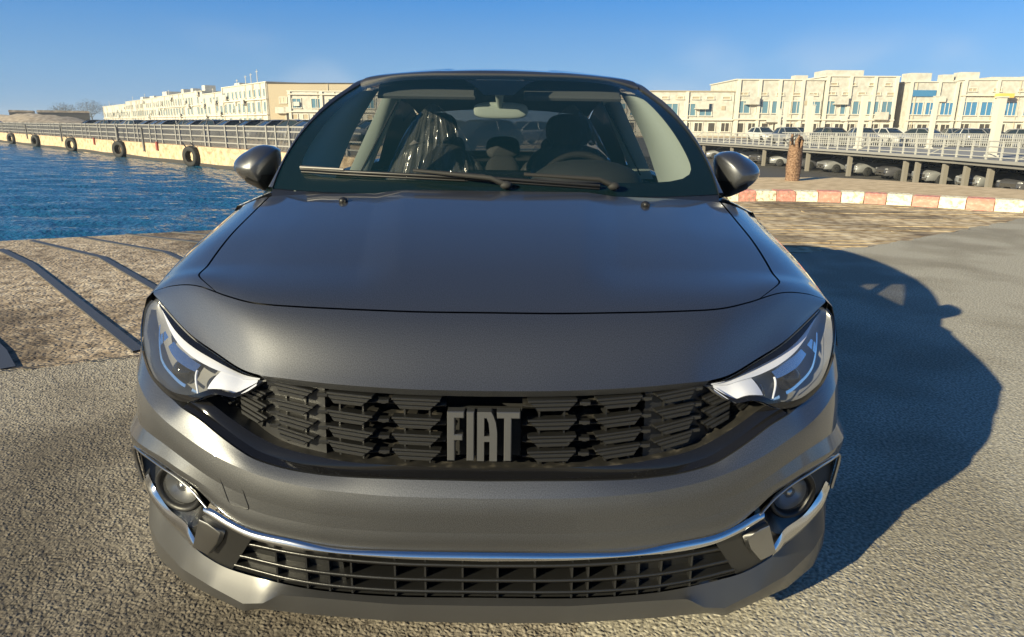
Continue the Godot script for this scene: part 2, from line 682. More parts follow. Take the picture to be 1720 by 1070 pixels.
	for q in [[-0.79, -0.9], [0.79, -0.9], [-0.79, -3.54], [0.79, -3.54]]:
		var s := signf(q[0])
		var xf := Transform3D(Basis(Vector3.BACK, -s * PI / 2), Vector3(q[0], 0.315, q[1]))
		b = B.new()
		b.lathe([[0.20, -0.10], [0.28, -0.105], [0.312, -0.08], [0.316, 0.0], [0.312, 0.08], [0.28, 0.105], [0.205, 0.10]], xf, 40)
		var wheel := obj("wheel", b.mesh(), M.rubber, car)
		b = B.new()
		b.lathe([[0.01, 0.04], [0.06, 0.055], [0.06, 0.06]], xf, 20)
		b.lathe([[0.205, -0.08], [0.185, 0.06], [0.21, 0.09]], xf, 40)
		for k in 5:
			var a := TAU * k / 5
			b.box(xf * Vector3(cos(a) * 0.115, 0.05, sin(a) * 0.115), Vector3(0.18, 0.025, 0.05), xf.basis * Basis(Vector3.UP, -a))
		obj("rim", b.mesh(), M.satin, wheel)


func lump(c: Vector3, s: Vector3, bs := Basis(), e := 1.0) -> Array:
	# rows of a rounded (e = 1) or boxy (e < 1) ellipsoid
	var rows := []
	for i in 13:
		var th := -PI / 2 + PI * i / 12.0
		var row := PackedVector3Array()
		for j in 25:
			var ph := TAU * j / 24.0
			var ct := pow(absf(cos(th)), e)
			row.append(c + bs * Vector3(s.x * ct * signf(cos(ph)) * pow(absf(cos(ph)), e), s.y * signf(sin(th)) * pow(absf(sin(th)), e), s.z * ct * signf(sin(ph)) * pow(absf(sin(ph)), e)))
		rows.append(row)
	return rows


func make_bumper(car: Node3D, inside: Vector3) -> void:
	var n := 90
	var top := curve(mm([0, 507, -20, 194, 509, -22, 293, 509, -29, 352, 511, -36, 414, 516, -47, 478, 528, -62, 519, 546, -74, 565, 570, -92, 613, 596, -114, 657, 609, -139, 691, 614, -172, 730, 622, -206, 770, 634, -246, 818, 650, -311, 868, 674, -400, 902, 698, -520, 908, 703, -560]), n)
	var crease := curve(mm([0, 479, 0, 177, 481, -2, 313, 488, -10, 372, 493, -18, 454, 504, -35, 517, 518, -53, 572, 534, -73, 618, 550, -94, 670, 569, -123, 704, 580, -146, 745, 594, -180, 790, 608, -232, 835, 622, -300, 878, 636, -395, 912, 648, -515, 918, 650, -560]), n)
	var upper := curve(mm([0, 430, 5, 177, 430, 3, 313, 434, -6, 372, 438, -14, 454, 448, -31, 517, 459, -50, 572, 474, -71, 618, 490, -93, 670, 507, -123, 712, 518, -151, 765, 522, -195, 812, 520, -245, 855, 514, -311, 895, 507, -400, 925, 502, -515, 928, 502, -560]), n)
	var ridge := curve(mm([0, 402, 5, 177, 402, 3, 313, 405, -6, 372, 410, -14, 454, 418, -31, 517, 430, -49, 572, 447, -68, 618, 465, -87, 670, 481, -112, 712, 490, -139, 770, 494, -180, 824, 490, -233, 874, 482, -304, 914, 474, -400, 944, 470, -515, 946, 470, -560]), n)
	var low := curve(mm([0, 355, 0, 181, 354, -2, 300, 354, -10, 402, 362, -24, 493, 373, -45, 545, 388, -62, 590, 413, -82, 630, 438, -102, 678, 454, -127, 720, 462, -155, 770, 463, -196, 816, 454, -243, 868, 442, -303, 908, 434, -400, 937, 430, -515, 940, 430, -560]), n)
	var b := B.new()
	b.grid(swell(both(top), both(crease), 4, 0.001), inside)
	b.grid(swell(both(crease), both(upper), 4, 0.002), inside)
	b.grid(swell(both(upper), both(ridge), 3, 0.0), inside)
	b.grid(swell(both(ridge), both(low), 4, 0.003), inside)
	b.grid([both(low), shift(both(low), Vector3(0, 0.002, -0.03))], Vector3(0, 1.2, -0.4))
	b.grid([shift(both(top), Vector3(0, 0.0, -0.03)), both(top)], Vector3(0, 0, -0.4))
	var bumper := obj("bumper", b.mesh(), M.paint, car)
	for s in [-1.0, 1.0]:
		b = B.new()
		var ca := curve(mm([870, 441, -312, 908, 433, -402, 936, 429, -516, 939, 429, -560]), 16)
		var cc := curve(mm([872, 335, -334, 898, 335, -427, 912, 337, -500, 920, 338, -560]), 16)
		if s < 0:
			ca = mirror(ca)
			cc = mirror(cc)
		b.grid(swell(ca, cc, 4, 0.0), inside)
		obj("bumper_corner", b.mesh(), M.paint, bumper)
	# round the towing-eye cover runs a fine joint
	var loop := PackedVector3Array()
	var cor := mm([560, 487, -66, 508, 477, -48, 493, 423, -44, 540, 428, -60])
	for k in 4:
		for f in [0.12, 0.5, 0.88]:
			loop.append(cor[k].lerp(cor[(k + 1) % 4], f))
	var ring := PackedVector3Array()
	for k in 49:
		var q := loop.size()
		var f := k / 48.0 * q
		var i := int(f) % q
		ring.append(loop[i].cubic_interpolate(loop[(i + 1) % q], loop[(i + q - 1) % q], loop[(i + 2) % q], f - int(f)))
	for k in ring.size():
		var p := ring[k]
		p.x = -p.x
		ring[k] = p + Vector3(0, 0, skin_z(p, [crease, upper, ridge, low]) - p.z + 0.0005)
	b = B.new()
	b.tube(ring, 0.0011, -1, 5, true)
	obj("towing_eye_joint", b.mesh(), M.black, bumper)
	# skirt under the lower grille
	var v := curve(mm([0, 221, -30, 190, 220, -32, 337, 222, -44, 445, 226, -64, 574, 229, -107, 644, 237, -142, 685, 246, -169, 750, 255, -225, 805, 267, -285, 858, 300, -335, 895, 320, -420, 912, 330, -560]), n)
	var e := curve(mm([0, 219, -6, 186, 219, -8, 380, 221, -27, 436, 218, -36, 448, 216, -38, 488, 186, -50, 539, 172, -66, 624, 188, -103, 717, 193, -162, 816, 193, -258, 866, 218, -312, 908, 250, -410, 926, 262, -560]), n, false)
	var bt := curve(mm([0, 159, -26, 192, 160, -28, 380, 160, -47, 468, 153, -68, 510, 146, -82, 552, 129, -95, 646, 133, -143, 752, 106, -230, 852, 111, -314, 894, 142, -362, 924, 178, -430, 934, 195, -560]), n, false)
	b = B.new()
	b.grid(swell(both(v), both(e), 3, 0.001), inside)
	b.grid(swell(both(e), both(bt), 3, 0.002), inside)
	b.grid([both(bt), shift(both(bt), Vector3(0, 0.012, -0.16))], Vector3(0, 0.8, -0.4))
	obj("bumper_skirt", b.mesh(), M.skirt, car)
	# bright strip over the lower grille, tapering to rounded ends
	var cb := mm([0, 339, 5, 181, 342, 3, 341, 348, -9, 423, 350, -23, 488, 356, -39, 533, 367, -53, 578, 382, -70, 606, 391, -84])
	var ct := mm([0, 356, 5, 181, 356, 3, 300, 356, -5, 401, 367, -19, 487, 373, -39, 545, 388, -58, 585, 402, -74, 609, 402, -86])
	cb = curve(cb, 40)
	ct = curve(ct, 40)
	b = B.new()
	var prof := []
	for k in 7:
		var row := PackedVector3Array()
		var f := k / 6.0
		for j in 40:
			var nrm := Vector3(cb[j].x * 0.45, 0.05, 1.0).normalized()
			row.append(cb[j].lerp(ct[j], f) + nrm * (0.004 + 0.004 * sqrt(maxf(0.0, 1.0 - pow(2.0 * f - 1.0, 2)))) + Vector3(0, 0, -0.006 * f))
		prof.append(both(row))
	b.grid(prof, Vector3(0, 0.35, -0.8))
	obj("bright_strip", b.mesh(), M.chrome, car)
	make_lower_grille(car)
	for s in [-1.0, 1.0]:
		make_fog_corner(car, s)


func swell(a: PackedVector3Array, c: PackedVector3Array, steps: int, out: float) -> Array:
	# rows between two edges, swollen outwards
	var rows := []
	for i in steps + 1:
		var f := float(i) / steps
		var row := PackedVector3Array()
		for j in a.size():
			var p := a[j].lerp(c[j], f)
			row.append(p + Vector3(p.x * 0.6, 0, 0.8).normalized() * out * 4.0 * f * (1.0 - f))
		rows.append(row)
	return rows


func skin_z(p: Vector3, rows: Array) -> float:
	# depth of the bumper's face at that height and side
	var x := absf(p.x)
	for i in rows.size() - 1:
		var a := at_x(rows[i], x)
		var c := at_x(rows[i + 1], x)
		if p.y <= a.y + 0.002 and p.y >= c.y - 0.002:
			return lerpf(a.z, c.z, clampf((a.y - p.y) / maxf(a.y - c.y, 1e-5), 0, 1))
	return p.z


func make_lower_grille(car: Node3D) -> void:
	var n := 30
	var top := curve(mm([0, 340, -22, 181, 343, -24, 341, 348, -36, 423, 350, -50, 497, 352, -68]), n)
	var low := curve(mm([0, 222, -34, 190, 222, -36, 337, 224, -48, 445, 228, -68, 574, 231, -112]), n)
	var b := B.new()
	b.grid(between(shift(both(top), Vector3(0, 0.01, -0.14)), shift(both(low), Vector3(0, 0, -0.14)), 1), Vector3(0, 0.3, -2))
	b.grid([both(low), shift(both(low), Vector3(0, -0.004, -0.14))], Vector3(0, -3, 0))
	b.grid([both(top), shift(both(top), Vector3(0, 0.006, -0.14))], Vector3(0, 3, 0))
	for s in [-1, 1]:
		var a := top[n - 1] * Vector3(s, 1, 1)
		var c := low[n - 1] * Vector3(s, 1, 1)
		b.grid([PackedVector3Array([a, c]), PackedVector3Array([a + Vector3(0, 0, -0.14), c + Vector3(0, 0, -0.14)])], Vector3(s * 3, 0.3, 0))
	var g := obj("lower_grille", b.mesh(), M.pit, car)
	# closed pads towards its ends
	for s in [-1.0, 1.0]:
		b = B.new()
		var rr := []
		for f in [0.06, 0.94]:
			var row := PackedVector3Array()
			for k in 12:
				var p := top[lerpf(18, 29, k / 11.0)].lerp(low[lerpf(15, 29, k / 11.0)], f) + Vector3(0, 0, -0.016)
				p.x *= s
				row.append(p)
			rr.append(row)
		b.grid(rr, Vector3(0, 0.3, -2))
		obj("grille_pad", b.mesh(), M.plastic, g)
	for f in [0.02, 0.27, 0.60, 0.86]:
		b = B.new()
		var row := PackedVector3Array()
		for k in n:
			row.append(top[k].lerp(low[k], f) + Vector3(0, 0, 0.008))
		var fr := both(row)
		b.grid([shift(fr, Vector3(0, 0.0, -0.045)), shift(fr, Vector3(0, 0.004, -0.003)), shift(fr, Vector3(0, 0.0015, 0)), shift(fr, Vector3(0, -0.004, 0)), shift(fr, Vector3(0, -0.005, -0.045))], Vector3(0, 0.3, -2))
		obj("slat", b.mesh(), M.plastic, g)
	for x in [-0.455, -0.385, -0.335, -0.285, -0.19, -0.125, -0.045, 0.03, 0.11, 0.19, 0.225, 0.285, 0.335, 0.385, 0.455]:
		b = B.new()
		var a := at_x(top, absf(x))
		var c := at_x(low, absf(x))
		a.x = x
		c.x = x
		var m := (a + c) * 0.5 + Vector3(0, 0, -0.022)
		b.box(m, Vector3(0.004, a.y - c.y - 0.004, 0.046))
		obj("upright", b.mesh(), M.plastic, g)


func make_fog_corner(car: Node3D, s: float) -> void:
	var sg := Vector3(s, 1, 1)
	var b := B.new()
	var top := curve(mm([497, 350, -56, 545, 366, -72, 590, 380, -88, 612, 384, -96, 632, 362, -112, 642, 338, -122, 672, 307, -156, 706, 285, -188, 786, 272, -266, 846, 290, -322, 890, 345, -425, 922, 350, -558]), 44, false)
	var low := curve(mm([574, 229, -110, 610, 232, -126, 644, 238, -145, 685, 247, -172, 750, 256, -228, 805, 268, -288, 850, 300, -332, 895, 322, -425, 918, 334, -558]), 44, false)
	var rows := []
	for q in between(top, low, 5):
		var row := PackedVector3Array()
		for p in q:
			row.append(p * sg)
		rows.append(row)
	b.grid(rows, Vector3(0, 0.4, -0.8))
	var corner := obj("fog_lamp_surround", b.mesh(), M.plastic, car)
	# pocket round the lamp
	var ring := mm([612, 386, -96, 606, 402, -92, 640, 431, -112, 680, 447, -136, 722, 455, -162, 770, 456, -203, 814, 446, -250, 864, 430, -308, 880, 400, -345, 866, 330, -330, 846, 290, -324, 786, 273, -267, 706, 286, -191, 672, 308, -157, 641, 339, -123, 631, 362, -113, 612, 386, -96])
	for k in ring.size():
		ring[k] *= sg
	ring = curve(ring, 61, false)
	var ctr := Vector3(0.735 * s, 0.378, -0.20)
	var nrm := Vector3(0.42 * s, 0.0, 0.9).normalized()
	var mid := PackedVector3Array()
	var deep := PackedVector3Array()
	for p in ring:
		mid.append(p.lerp(ctr, 0.10) - nrm * 0.02)
		deep.append(p.lerp(ctr, 0.42) - nrm * 0.075)
	b = B.new()
	b.grid([ring, mid, deep], Vector3(ctr.x, ctr.y, 1.0), 0)
	var fan := PackedVector3Array()
	for p in deep:
		fan.append(ctr - nrm * 0.08)
	b.grid([deep, fan], Vector3(0, 0.4, -3))
	obj("fog_lamp_pocket", b.mesh(), M.plastic, corner)
	# the lamp
	var face := Vector3(0.25 * s, -0.02, 1).normalized()
	var bs := Basis(face.cross(Vector3.UP).normalized(), face, face.cross(Vector3.UP).normalized().cross(face))
	var lc := Vector3(0.722 * s, 0.377, -0.215)
	var xf := Transform3D(bs, lc)
	b = B.new()
	b.lathe([[0.062, -0.06], [0.064, 0.004], [0.058, 0.012], [0.050, 0.004], [0.045, -0.012]], xf, 32)
	var lamp := obj("fog_lamp", b.mesh(), M.black, car)
	b = B.new()
	b.lathe([[0.003, -0.035], [0.022, -0.03], [0.040, -0.014], [0.045, -0.004]], xf, 32)
	obj("reflector", b.mesh(), M.pad, lamp)
	b = B.new()
	b.lathe([[0.046, -0.002], [0.040, 0.009], [0.024, 0.015], [0.002, 0.017]], xf, 32)
	obj("lens", b.mesh(), M.lens, lamp)
	b = B.new()
	b.lathe([[0.014, -0.02], [0.014, -0.004], [0.001, 0.0]], xf, 16)
	obj("bulb_shield", b.mesh(), M.satin, lamp)
	# bright line over the pocket
	var line := mm([600, 404, -83, 618, 418, -94, 640, 434, -106, 680, 450, -130, 722, 458, -157, 770, 459, -198, 814, 449, -246, 866, 436, -305, 876, 400, -322, 868, 336, -322])
	for k in line.size():
		line[k] = line[k] * sg + nrm * 0.004
	b = B.new()
	b.tube(curve(line, 48), 0.0026, 0.0045, 6)
	obj("bright_edge", b.mesh(), M.satin, car)
	# bright strip under the pocket, with its pad
	var up := curve(mm([657, 286, -122, 684, 300, -150, 710, 303, -180, 784, 292, -256, 841, 309, -315, 860, 348, -324]), 36)
	var dn := curve(mm([650, 268, -122, 682, 269, -152, 710, 263, -186, 789, 257, -266, 853, 278, -326, 868, 328, -332]), 36)
	var prof := []
	for k in 6:
		var row := PackedVector3Array()
		for j in 36:
			var q := Vector3(0.3 + 0.5 * j / 35.0, 0.1, 0.8).normalized()
			row.append((up[j].lerp(dn[j], k / 5.0) + q * (0.005 + 0.005 * sin(PI * k / 5.0)) + Vector3(-0.004, 0, -0.009) * (1.0 - k / 5.0)) * sg)
		prof.append(row)
	b = B.new()
	b.grid(prof, Vector3(0, 0.3, -0.8))
	var bright := obj("lower_bright_strip", b.mesh(), M.chrome, car)
	b = B.new()
	var cor := mm([628, 360, 0, 606, 357, 0, 577, 344, 0, 590, 314, 0, 622, 273, 0, 660, 279, 0])
	var front := PackedVector3Array()
	var back := PackedVector3Array()
	var ins := PackedVector3Array()
	var cm := Vector3.ZERO
	# it lies on the panel
	for k in cor.size():
		cor[k] = Vector3(0.620, 0.316, 0) + (cor[k] - Vector3(0.620, 0.316, 0)) * 1.14
		cor[k].z = -0.101 - 0.48 * (cor[k].x - 0.623) + 0.10 * (cor[k].y - 0.31)
	for p in cor:
		cm += p / 6.0
	for k in 7:
		var p: Vector3 = cor[k % 6]
		front.append((p.lerp(cm, 0.06) + Vector3(0.002, 0, 0.000)) * sg)
		ins.append((p.lerp(cm, 0.16) + Vector3(0.003, 0, 0.002)) * sg)
		back.append((p + Vector3(-0.004, 0, -0.012)) * sg)
	var mids := PackedVector3Array()
	for k in 7:
		mids.append((cm + Vector3(0.003, 0, 0.0025)) * sg)
	b.grid([back, front], Vector3(cm.x * s, cm.y, cm.z - 0.3))
	b.grid([front, ins, mids], Vector3(0, 0.3, -1))
	obj("bright_pad", b.mesh(), M.satin, bright)


func blade_y(k: int, x: float) -> float:
	x = absf(x)
	var inner: float = [0.667, 0.627, 0.592, 0.560][k]
	var mid: float = [0.671, 0.637, 0.604, 0.573][k]
	var outer: float = [0.690, 0.655, 0.631, 0.606][k]
	if x < 0.39:
		return lerpf(inner, mid, smoothstep(0.0, 1.0, (x - 0.24) / 0.15))
	return lerpf(mid, outer, (x - 0.39) / 0.11)


func grille_z(x: float, y: float) -> float:
	# depth of the grille's face: it follows the bumper and leans back
	x = absf(x)
	return -0.028 - 0.10 * (y - 0.53) - 0.03 * pow(x / 0.3, 2) - 0.05 * pow(maxf(0.0, x - 0.4) / 0.2, 2)


func make_grille(car: Node3D, nose_low: PackedVector3Array) -> void:
	var n := 60
	var lo := curve(mm([0, 507, -20, 194, 509, -22, 293, 509, -29, 352, 511, -36, 414, 516, -47, 478, 528, -62, 519, 546, -74, 565, 570, -92, 613, 596, -114, 657, 610, -139]), n)
	var m1 := curve(mm([0, 513, -40, 190, 515, -42, 290, 516, -49, 350, 519, -56, 412, 524, -67, 474, 537, -82, 514, 556, -93, 559, 580, -110, 606, 606, -130, 645, 621, -150]), n)
	var hi := curve(mm([0, 527, -36, 158, 530, -40, 278, 531, -52, 358, 538, -66, 420, 546, -80, 463, 557, -93, 507, 576, -106, 552, 599, -122, 592, 622, -138, 620, 632, -150]), n)
	var b := B.new()
	b.grid(between(shift(both(lo), Vector3(0, 0.0015, -0.004)), both(m1), 2), Vector3(0, 0.2, -0.9))
	b.grid(between(both(m1), both(hi), 2, Vector3(0, 0, 0.002)), Vector3(0, 0.2, -0.9))
	var g := obj("grille", b.mesh(), M.gloss, car)
	# the pit behind: shelf of the lower edge and a dark back
	b = B.new()
	var back_low := shift(both(hi), Vector3(0, 0.0, -0.13))
	b.grid([both(hi), back_low], Vector3(0, -2, 0))
	obj("grille_sill", b.mesh(), M.dusty, g)
	b = B.new()
	var up := PackedVector3Array()
	for p in hi:
		up.append(Vector3(p.x, 0.70 if p.x < 0.45 else 0.68, p.z - 0.14))
	b.grid([back_low, both(up)], Vector3(0, 0.6, -3))
	obj("grille_back", b.mesh(), M.pit, g)
	# closed wings of the grille
	for s in [-1.0, 1.0]:
		b = B.new()
		var rows := []
		for f in [0.0, 0.5, 1.0]:
			var row := PackedVector3Array()
			for k in 20:
				var x := lerpf(0.335, 0.61, k / 19.0)
				var y0 := at_x(hi, x).y
				var y1 := 0.684 if x < 0.47 else lerpf(0.684, 0.628, (x - 0.47) / 0.14)
				var y := lerpf(y0 - 0.004, maxf(y1, y0 + 0.002), f)
				row.append(Vector3(x * s, y, grille_z(x, y) - 0.017))
			rows.append(row)
		b.grid(rows, Vector3(0, 0.6, -2))
		var edge := PackedVector3Array()
		var edge2 := PackedVector3Array()
		for row in rows:
			edge.append(row[0])
			edge2.append(row[0] + Vector3(-0.012 * s, 0, -0.09))
		b.grid([edge2, edge], Vector3(s * 2, 0.6, -1))
		obj("closed_wing", b.mesh(), M.black, g)
	var cols := [[0.137, 0.100, 4], [0.274, 0.098, 4], [0.394, 0.088, 4], [0.490, 0.078, 3], [0.553, 0.050, 2]]
	for s in [-1.0, 1.0]:
		for c in cols:
			for k in 4:
				var x: float = c[0]
				var wd: float = c[1]
				var y := blade_y(k, x)
				if y + 0.006 > (0.690 if x < 0.45 else lerpf(0.684, 0.63, (x - 0.47) / 0.14)) or y - 0.008 < at_x(hi, x).y:
					continue
				var yaw := Vector3(1, (blade_y(k, x + 0.03) - blade_y(k, x - 0.03)) / 0.06, (grille_z(x + 0.03, y) - grille_z(x - 0.03, y)) / 0.06).normalized()
				var up_v := Vector3.BACK.cross(yaw).normalized()
				var bs := Basis(yaw, up_v, yaw.cross(up_v)).orthonormalized()
				if s < 0:
					bs = Basis(Vector3(bs.x.x, -bs.x.y, -bs.x.z), Vector3(-bs.y.x, bs.y.y, bs.y.z), Vector3(-bs.z.x, bs.z.y, bs.z.z))
				var o := Vector3(x * s, y, grille_z(x, y) - 0.022)
				b = B.new()
				var h := wd * 0.5
				b.prism(v2([-h, 0.0030, h, 0.0030, h, 0.0080, -h, 0.0080]), Transform3D(bs, o), 0.022, 0.001)
				b.prism(v2([-h * 0.80, -0.0045, h * 0.80, -0.0045, h * 0.92, 0.0029, -h * 0.92, 0.0029]), Transform3D(bs, o), 0.026, 0.001)
				b.prism(v2([-h * 0.62, -0.0120, h * 0.62, -0.0120, h * 0.74, -0.0046, -h * 0.74, -0.0046]), Transform3D(bs, o), 0.030, 0.001)
				obj("blade", b.mesh(), M.plastic, g)
				b = B.new()
				var down := 0.022 if k < 3 else 0.014
				for q in [-0.52, 0.52]:
					b = B.new()
					b.box(o + bs * Vector3(h * q, -0.0120 - down * 0.5, -0.006), Vector3(0.0035, down, 0.034), bs)
					obj("rib", b.mesh(), M.plastic, g)
	# a shelf runs behind each row of blades
	for k in 4:
		for s in [-1.0, 1.0]:
			b = B.new()
			var f1 := PackedVector3Array()
			for i in 16:
				var x := lerpf(0.078, 0.345, i / 15.0)
				var y := blade_y(k, x) - 0.0065
				f1.append(Vector3(x * s, y, grille_z(x, y) - 0.008 + 0.006 * cos((x - 0.137) * TAU / 0.137)))
			b.grid([shift(f1, Vector3(0, 0.004, -0.085)), f1, shift(f1, Vector3(0, -0.004, 0)), shift(f1, Vector3(0, -0.003, -0.085))], Vector3(0.2 * s, blade_y(k, 0.2) - 0.008, -0.1))
			obj("shelf", b.mesh(), M.dusty, g)
			for x in [0.205, 0.335, 0.447]:
				var y := blade_y(k, x)
				if y < at_x(hi, x).y + 0.008 or y > 0.682:
					continue
				var o := Vector3(x * s, y - 0.001, grille_z(x, y) - 0.008)
				b = B.new()
				b.prism(v2([-0.011, -0.0035, -0.005, -0.0035, -0.004, -0.005, 0.004, -0.005, 0.005, -0.0035, 0.011, -0.0035, 0.011, 0.0035, -0.011, 0.0035]), Transform3D(Basis(), o + Vector3(0, 0, -0.008)), 0.018, 0.001)
				obj("clip", b.mesh(), M.plastic, g)
	# badge: a plate and four letters
	b = B.new()
	b.box(Vector3(0, 0.594, -0.078), Vector3(0.150, 0.100, 0.02), Basis(Vector3.RIGHT, -0.1))
	var plate := obj("badge", b.mesh(), M.pit, g)
	var xf := Transform3D(Basis(Vector3.RIGHT, -0.10).scaled(Vector3(0.001, 0.00097, 0.001)), Vector3(-0.0735, 0.553, -0.044))
	var letters := [
		[[0, 0, 15, 0, 15, 44, 31, 44, 31, 57, 15, 57, 15, 92, 34, 92, 34, 106, 0, 106]],
		[[39, 0, 54, 0, 54, 106, 39, 106]],
		[[60, 0, 74, 0, 74, 42, 85, 42, 85, 0, 100, 0, 100, 62, 97, 84, 92, 98, 88, 106, 60, 106, 60, 50, 74, 54, 74, 93, 79, 93, 83, 82, 85, 62, 85, 54, 74, 53.9, 60, 49.9]],
		[[114, 0, 129, 0, 129, 92, 146, 92, 146, 106, 99, 106, 100, 92, 114, 92]],
	]
	var names := ["letter_f", "letter_i", "letter_a", "letter_t"]
	for k in 4:
		b = B.new()
		for poly in letters[k]:
			b.prism(v2(poly), xf, 30.0, 1.6 if k != 2 else 0.0)
		obj("badge_letter", b.mesh(), M.badge, plate)


func lamp_edges() -> Array:
	# upper and lower edge of the headlight, inner to outer end
	var up := PackedVector3Array()
	for i in 33:
		var f := lerpf(4.0, 7.97, i / 32.0)
		up.append(bonnet(f, 0.0) + Vector3(0, -0.009, -0.004))
	up = curve(up, 41)
	var lo := curve(mm([474, 680, -122, 500, 664, -110, 525, 651, -103, 545, 655, -104, 563, 657, -106, 588, 649, -113, 615, 634, -126, 647, 622, -146, 691, 619, -176, 730, 627, -210, 772, 640, -252, 818, 662, -318, 848, 697, -372, 867, 722, -420, 873, 750, -455, 856, 771, -466]), 41)
	return [up, lo]


func lamp_point(e: Array, a: float, q: float, out: float) -> Vector3:
	var f := a * 40.0
	var p := catmull(e[0], f)
	var c := catmull(e[1], f)
	var r := p.lerp(c, q)
	var nrm := Vector3(0.28 + 0.35 * a, 0.35, 0.85).normalized()
	var w := 4.0 * q * (1.0 - q)
	return r + nrm * (0.022 * w * sin(PI * clampf(a * 1.15, 0, 1)) + out)


func lamp_patch(e: Array, a0: float, a1: float, q0: Array, q1: Array, out: float, s: float, na := 30, nq := 6) -> Array:
	# part of the headlight's face; q0 and q1 list its upper and lower limit from the inner to the outer end
	var rows := []
	for i in nq + 1:
		var row := PackedVector3Array()
		for j in na + 1:
			var f := float(j) / na
			var lo := lerpf(q0[0], q0[1], f) if q0.size() == 2 else sample(q0, f)
			var hi := lerpf(q1[0], q1[1], f) if q1.size() == 2 else sample(q1, f)
			row.append(lamp_point(e, lerpf(a0, a1, f), lerpf(lo, hi, float(i) / nq), out) * Vector3(s, 1, 1))
		rows.append(row)
	return rows


func sample(a: Array, f: float) -> float:
	var g := f * (a.size() - 1)
	var i := mini(int(g), a.size() - 2)
	return lerpf(a[i], a[i + 1], g - i)


func make_headlight(car: Node3D, s: float) -> void:
	var e := lamp_edges()
	var back := Vector3(0.4 * s, 0.5, -1.2)
	var b := B.new()
	# housing: rim and bowl
	var deep := []
	for q in [0.0, 0.12, 0.5, 0.88, 1.0]:
		var row := PackedVector3Array()
		for j in 41:
			var a := j / 40.0
			var d := 0.0 if q == 0.0 or q == 1.0 else -0.055 * sin(PI * clampf(0.08 + a * 0.86, 0, 1))
			row.append(lamp_point(e, a, q, d - 0.002) * Vector3(s, 1, 1))
		deep.append(row)
	b.grid(deep, back)
	var lamp := obj("headlight", b.mesh(), M.lamp_dark, car)
	# black band along its upper edge
	b = B.new()
	b.grid(lamp_patch(e, 0.0, 1.0, [0.0, 0.0], [0.05, 0.065, 0.08, 0.09, 0.10, 0.10, 0.10], 0.003, s, 40, 4), back)
	obj("upper_band", b.mesh(), M.gloss, lamp)
	b = B.new()
	b.grid(lamp_patch(e, 0.0, 0.95, [0.86, 0.80, 0.86, 0.90, 0.92, 0.93, 0.95], [1.0, 1.0], 0.0075, s, 40, 3), back)
	obj("lower_band", b.mesh(), M.gloss, lamp)
	# light guide: a slim bar that ends in a block at the grille
	b = B.new()
	b.grid(lamp_patch(e, 0.02, 0.96, [0.055, 0.075, 0.09, 0.10, 0.11, 0.11, 0.12], [0.24, 0.235, 0.23, 0.225, 0.22, 0.22, 0.24], -0.006, s, 40, 4), back)
	obj("light_bar", b.mesh(), M.drl, lamp)
	b = B.new()
	b.grid(lamp_patch(e, 0.03, 0.23, [0.25, 0.24], [0.94, 0.72], -0.009, s, 14, 4), back)
	obj("light_block", b.mesh(), M.drl, lamp)
	# inner modules
	b = B.new()
	b.grid(lamp_patch(e, 0.36, 0.62, [0.28, 0.27, 0.29], [0.42, 0.45, 0.42], -0.012, s, 12, 3), back)
	b.grid(lamp_patch(e, 0.37, 0.60, [0.70, 0.66], [0.76, 0.71], -0.014, s, 12, 2), back)
	b.grid(lamp_patch(e, 0.60, 0.82, [0.66, 0.50], [0.71, 0.54], -0.014, s, 12, 2), back)
	b.grid(lamp_patch(e, 0.28, 0.34, [0.80, 0.74], [0.92, 0.90], -0.02, s, 6, 2), back)
	b.grid(lamp_patch(e, 0.70, 0.76, [0.40, 0.44], [0.68, 0.60], -0.02, s, 6, 3), back)
	obj("reflector", b.mesh(), M.chrome, lamp)
	b = B.new()
	var arc := PackedVector3Array()
	for k in 17:
		var f := k / 16.0
		arc.append(lamp_point(e, 0.345 - 0.075 * sin(PI * 0.5 * f) * f - 0.015 * sin(PI * f), lerpf(0.38, 0.86, f), -0.008) * Vector3(s, 1, 1))
	b.tube(arc, 0.003, 0.002, 6)
	obj("light_arc", b.mesh(), M.drl, lamp)
	for q in [[0.47, 0.60, 0.030], [0.25, 0.62, 0.024]]:
		b = B.new()
		var c := lamp_point(e, q[0], q[1], -0.045) * Vector3(s, 1, 1)
		b.grid(lump(c, Vector3.ONE * q[2]), c)
		obj("projector", b.mesh(), M.gloss, lamp)
	b = B.new()
	b.grid(lamp_patch(e, 0.01, 0.99, [0.045, 0.06, 0.075, 0.085, 0.09, 0.09, 0.09], [0.90, 0.83, 0.88, 0.92, 0.93, 0.94, 0.955], 0.006, s, 48, 12), back)
	obj("lens", b.mesh(), M.lens, lamp)


# windscreen: a runs -1 to 1 across, q from foot to roof
var ws_low := PackedVector3Array()
var ws_high := PackedVector3Array()


func lift(r: PackedVector3Array) -> PackedVector3Array:
	# the upper body stands a little higher than first drawn
	var o := PackedVector3Array()
	for p in r:
		o.append(p + Vector3(0, 0.030 * smoothstep(0.0, 1.0, clampf((p.y - 1.0) / 0.36, 0, 1)) * (1.0 - smoothstep(0.36, 0.62, absf(p.x))), 0))
	return o


func screen(a: float, q: float, off := 0.0) -> Vector3:
	var f := absf(a) * (ws_low.size() - 1)
	var p := catmull(ws_low, f).lerp(catmull(ws_high, f), q)
	p += Vector3(0.0, 0.80, 0.60) * (0.020 * 4.0 * q * (1.0 - q) + off)
	p.x += 0.044 * absf(a) * absf(a) * 4.0 * q * (1.0 - q)
	return Vector3(p.x * signf(a), p.y, p.z)


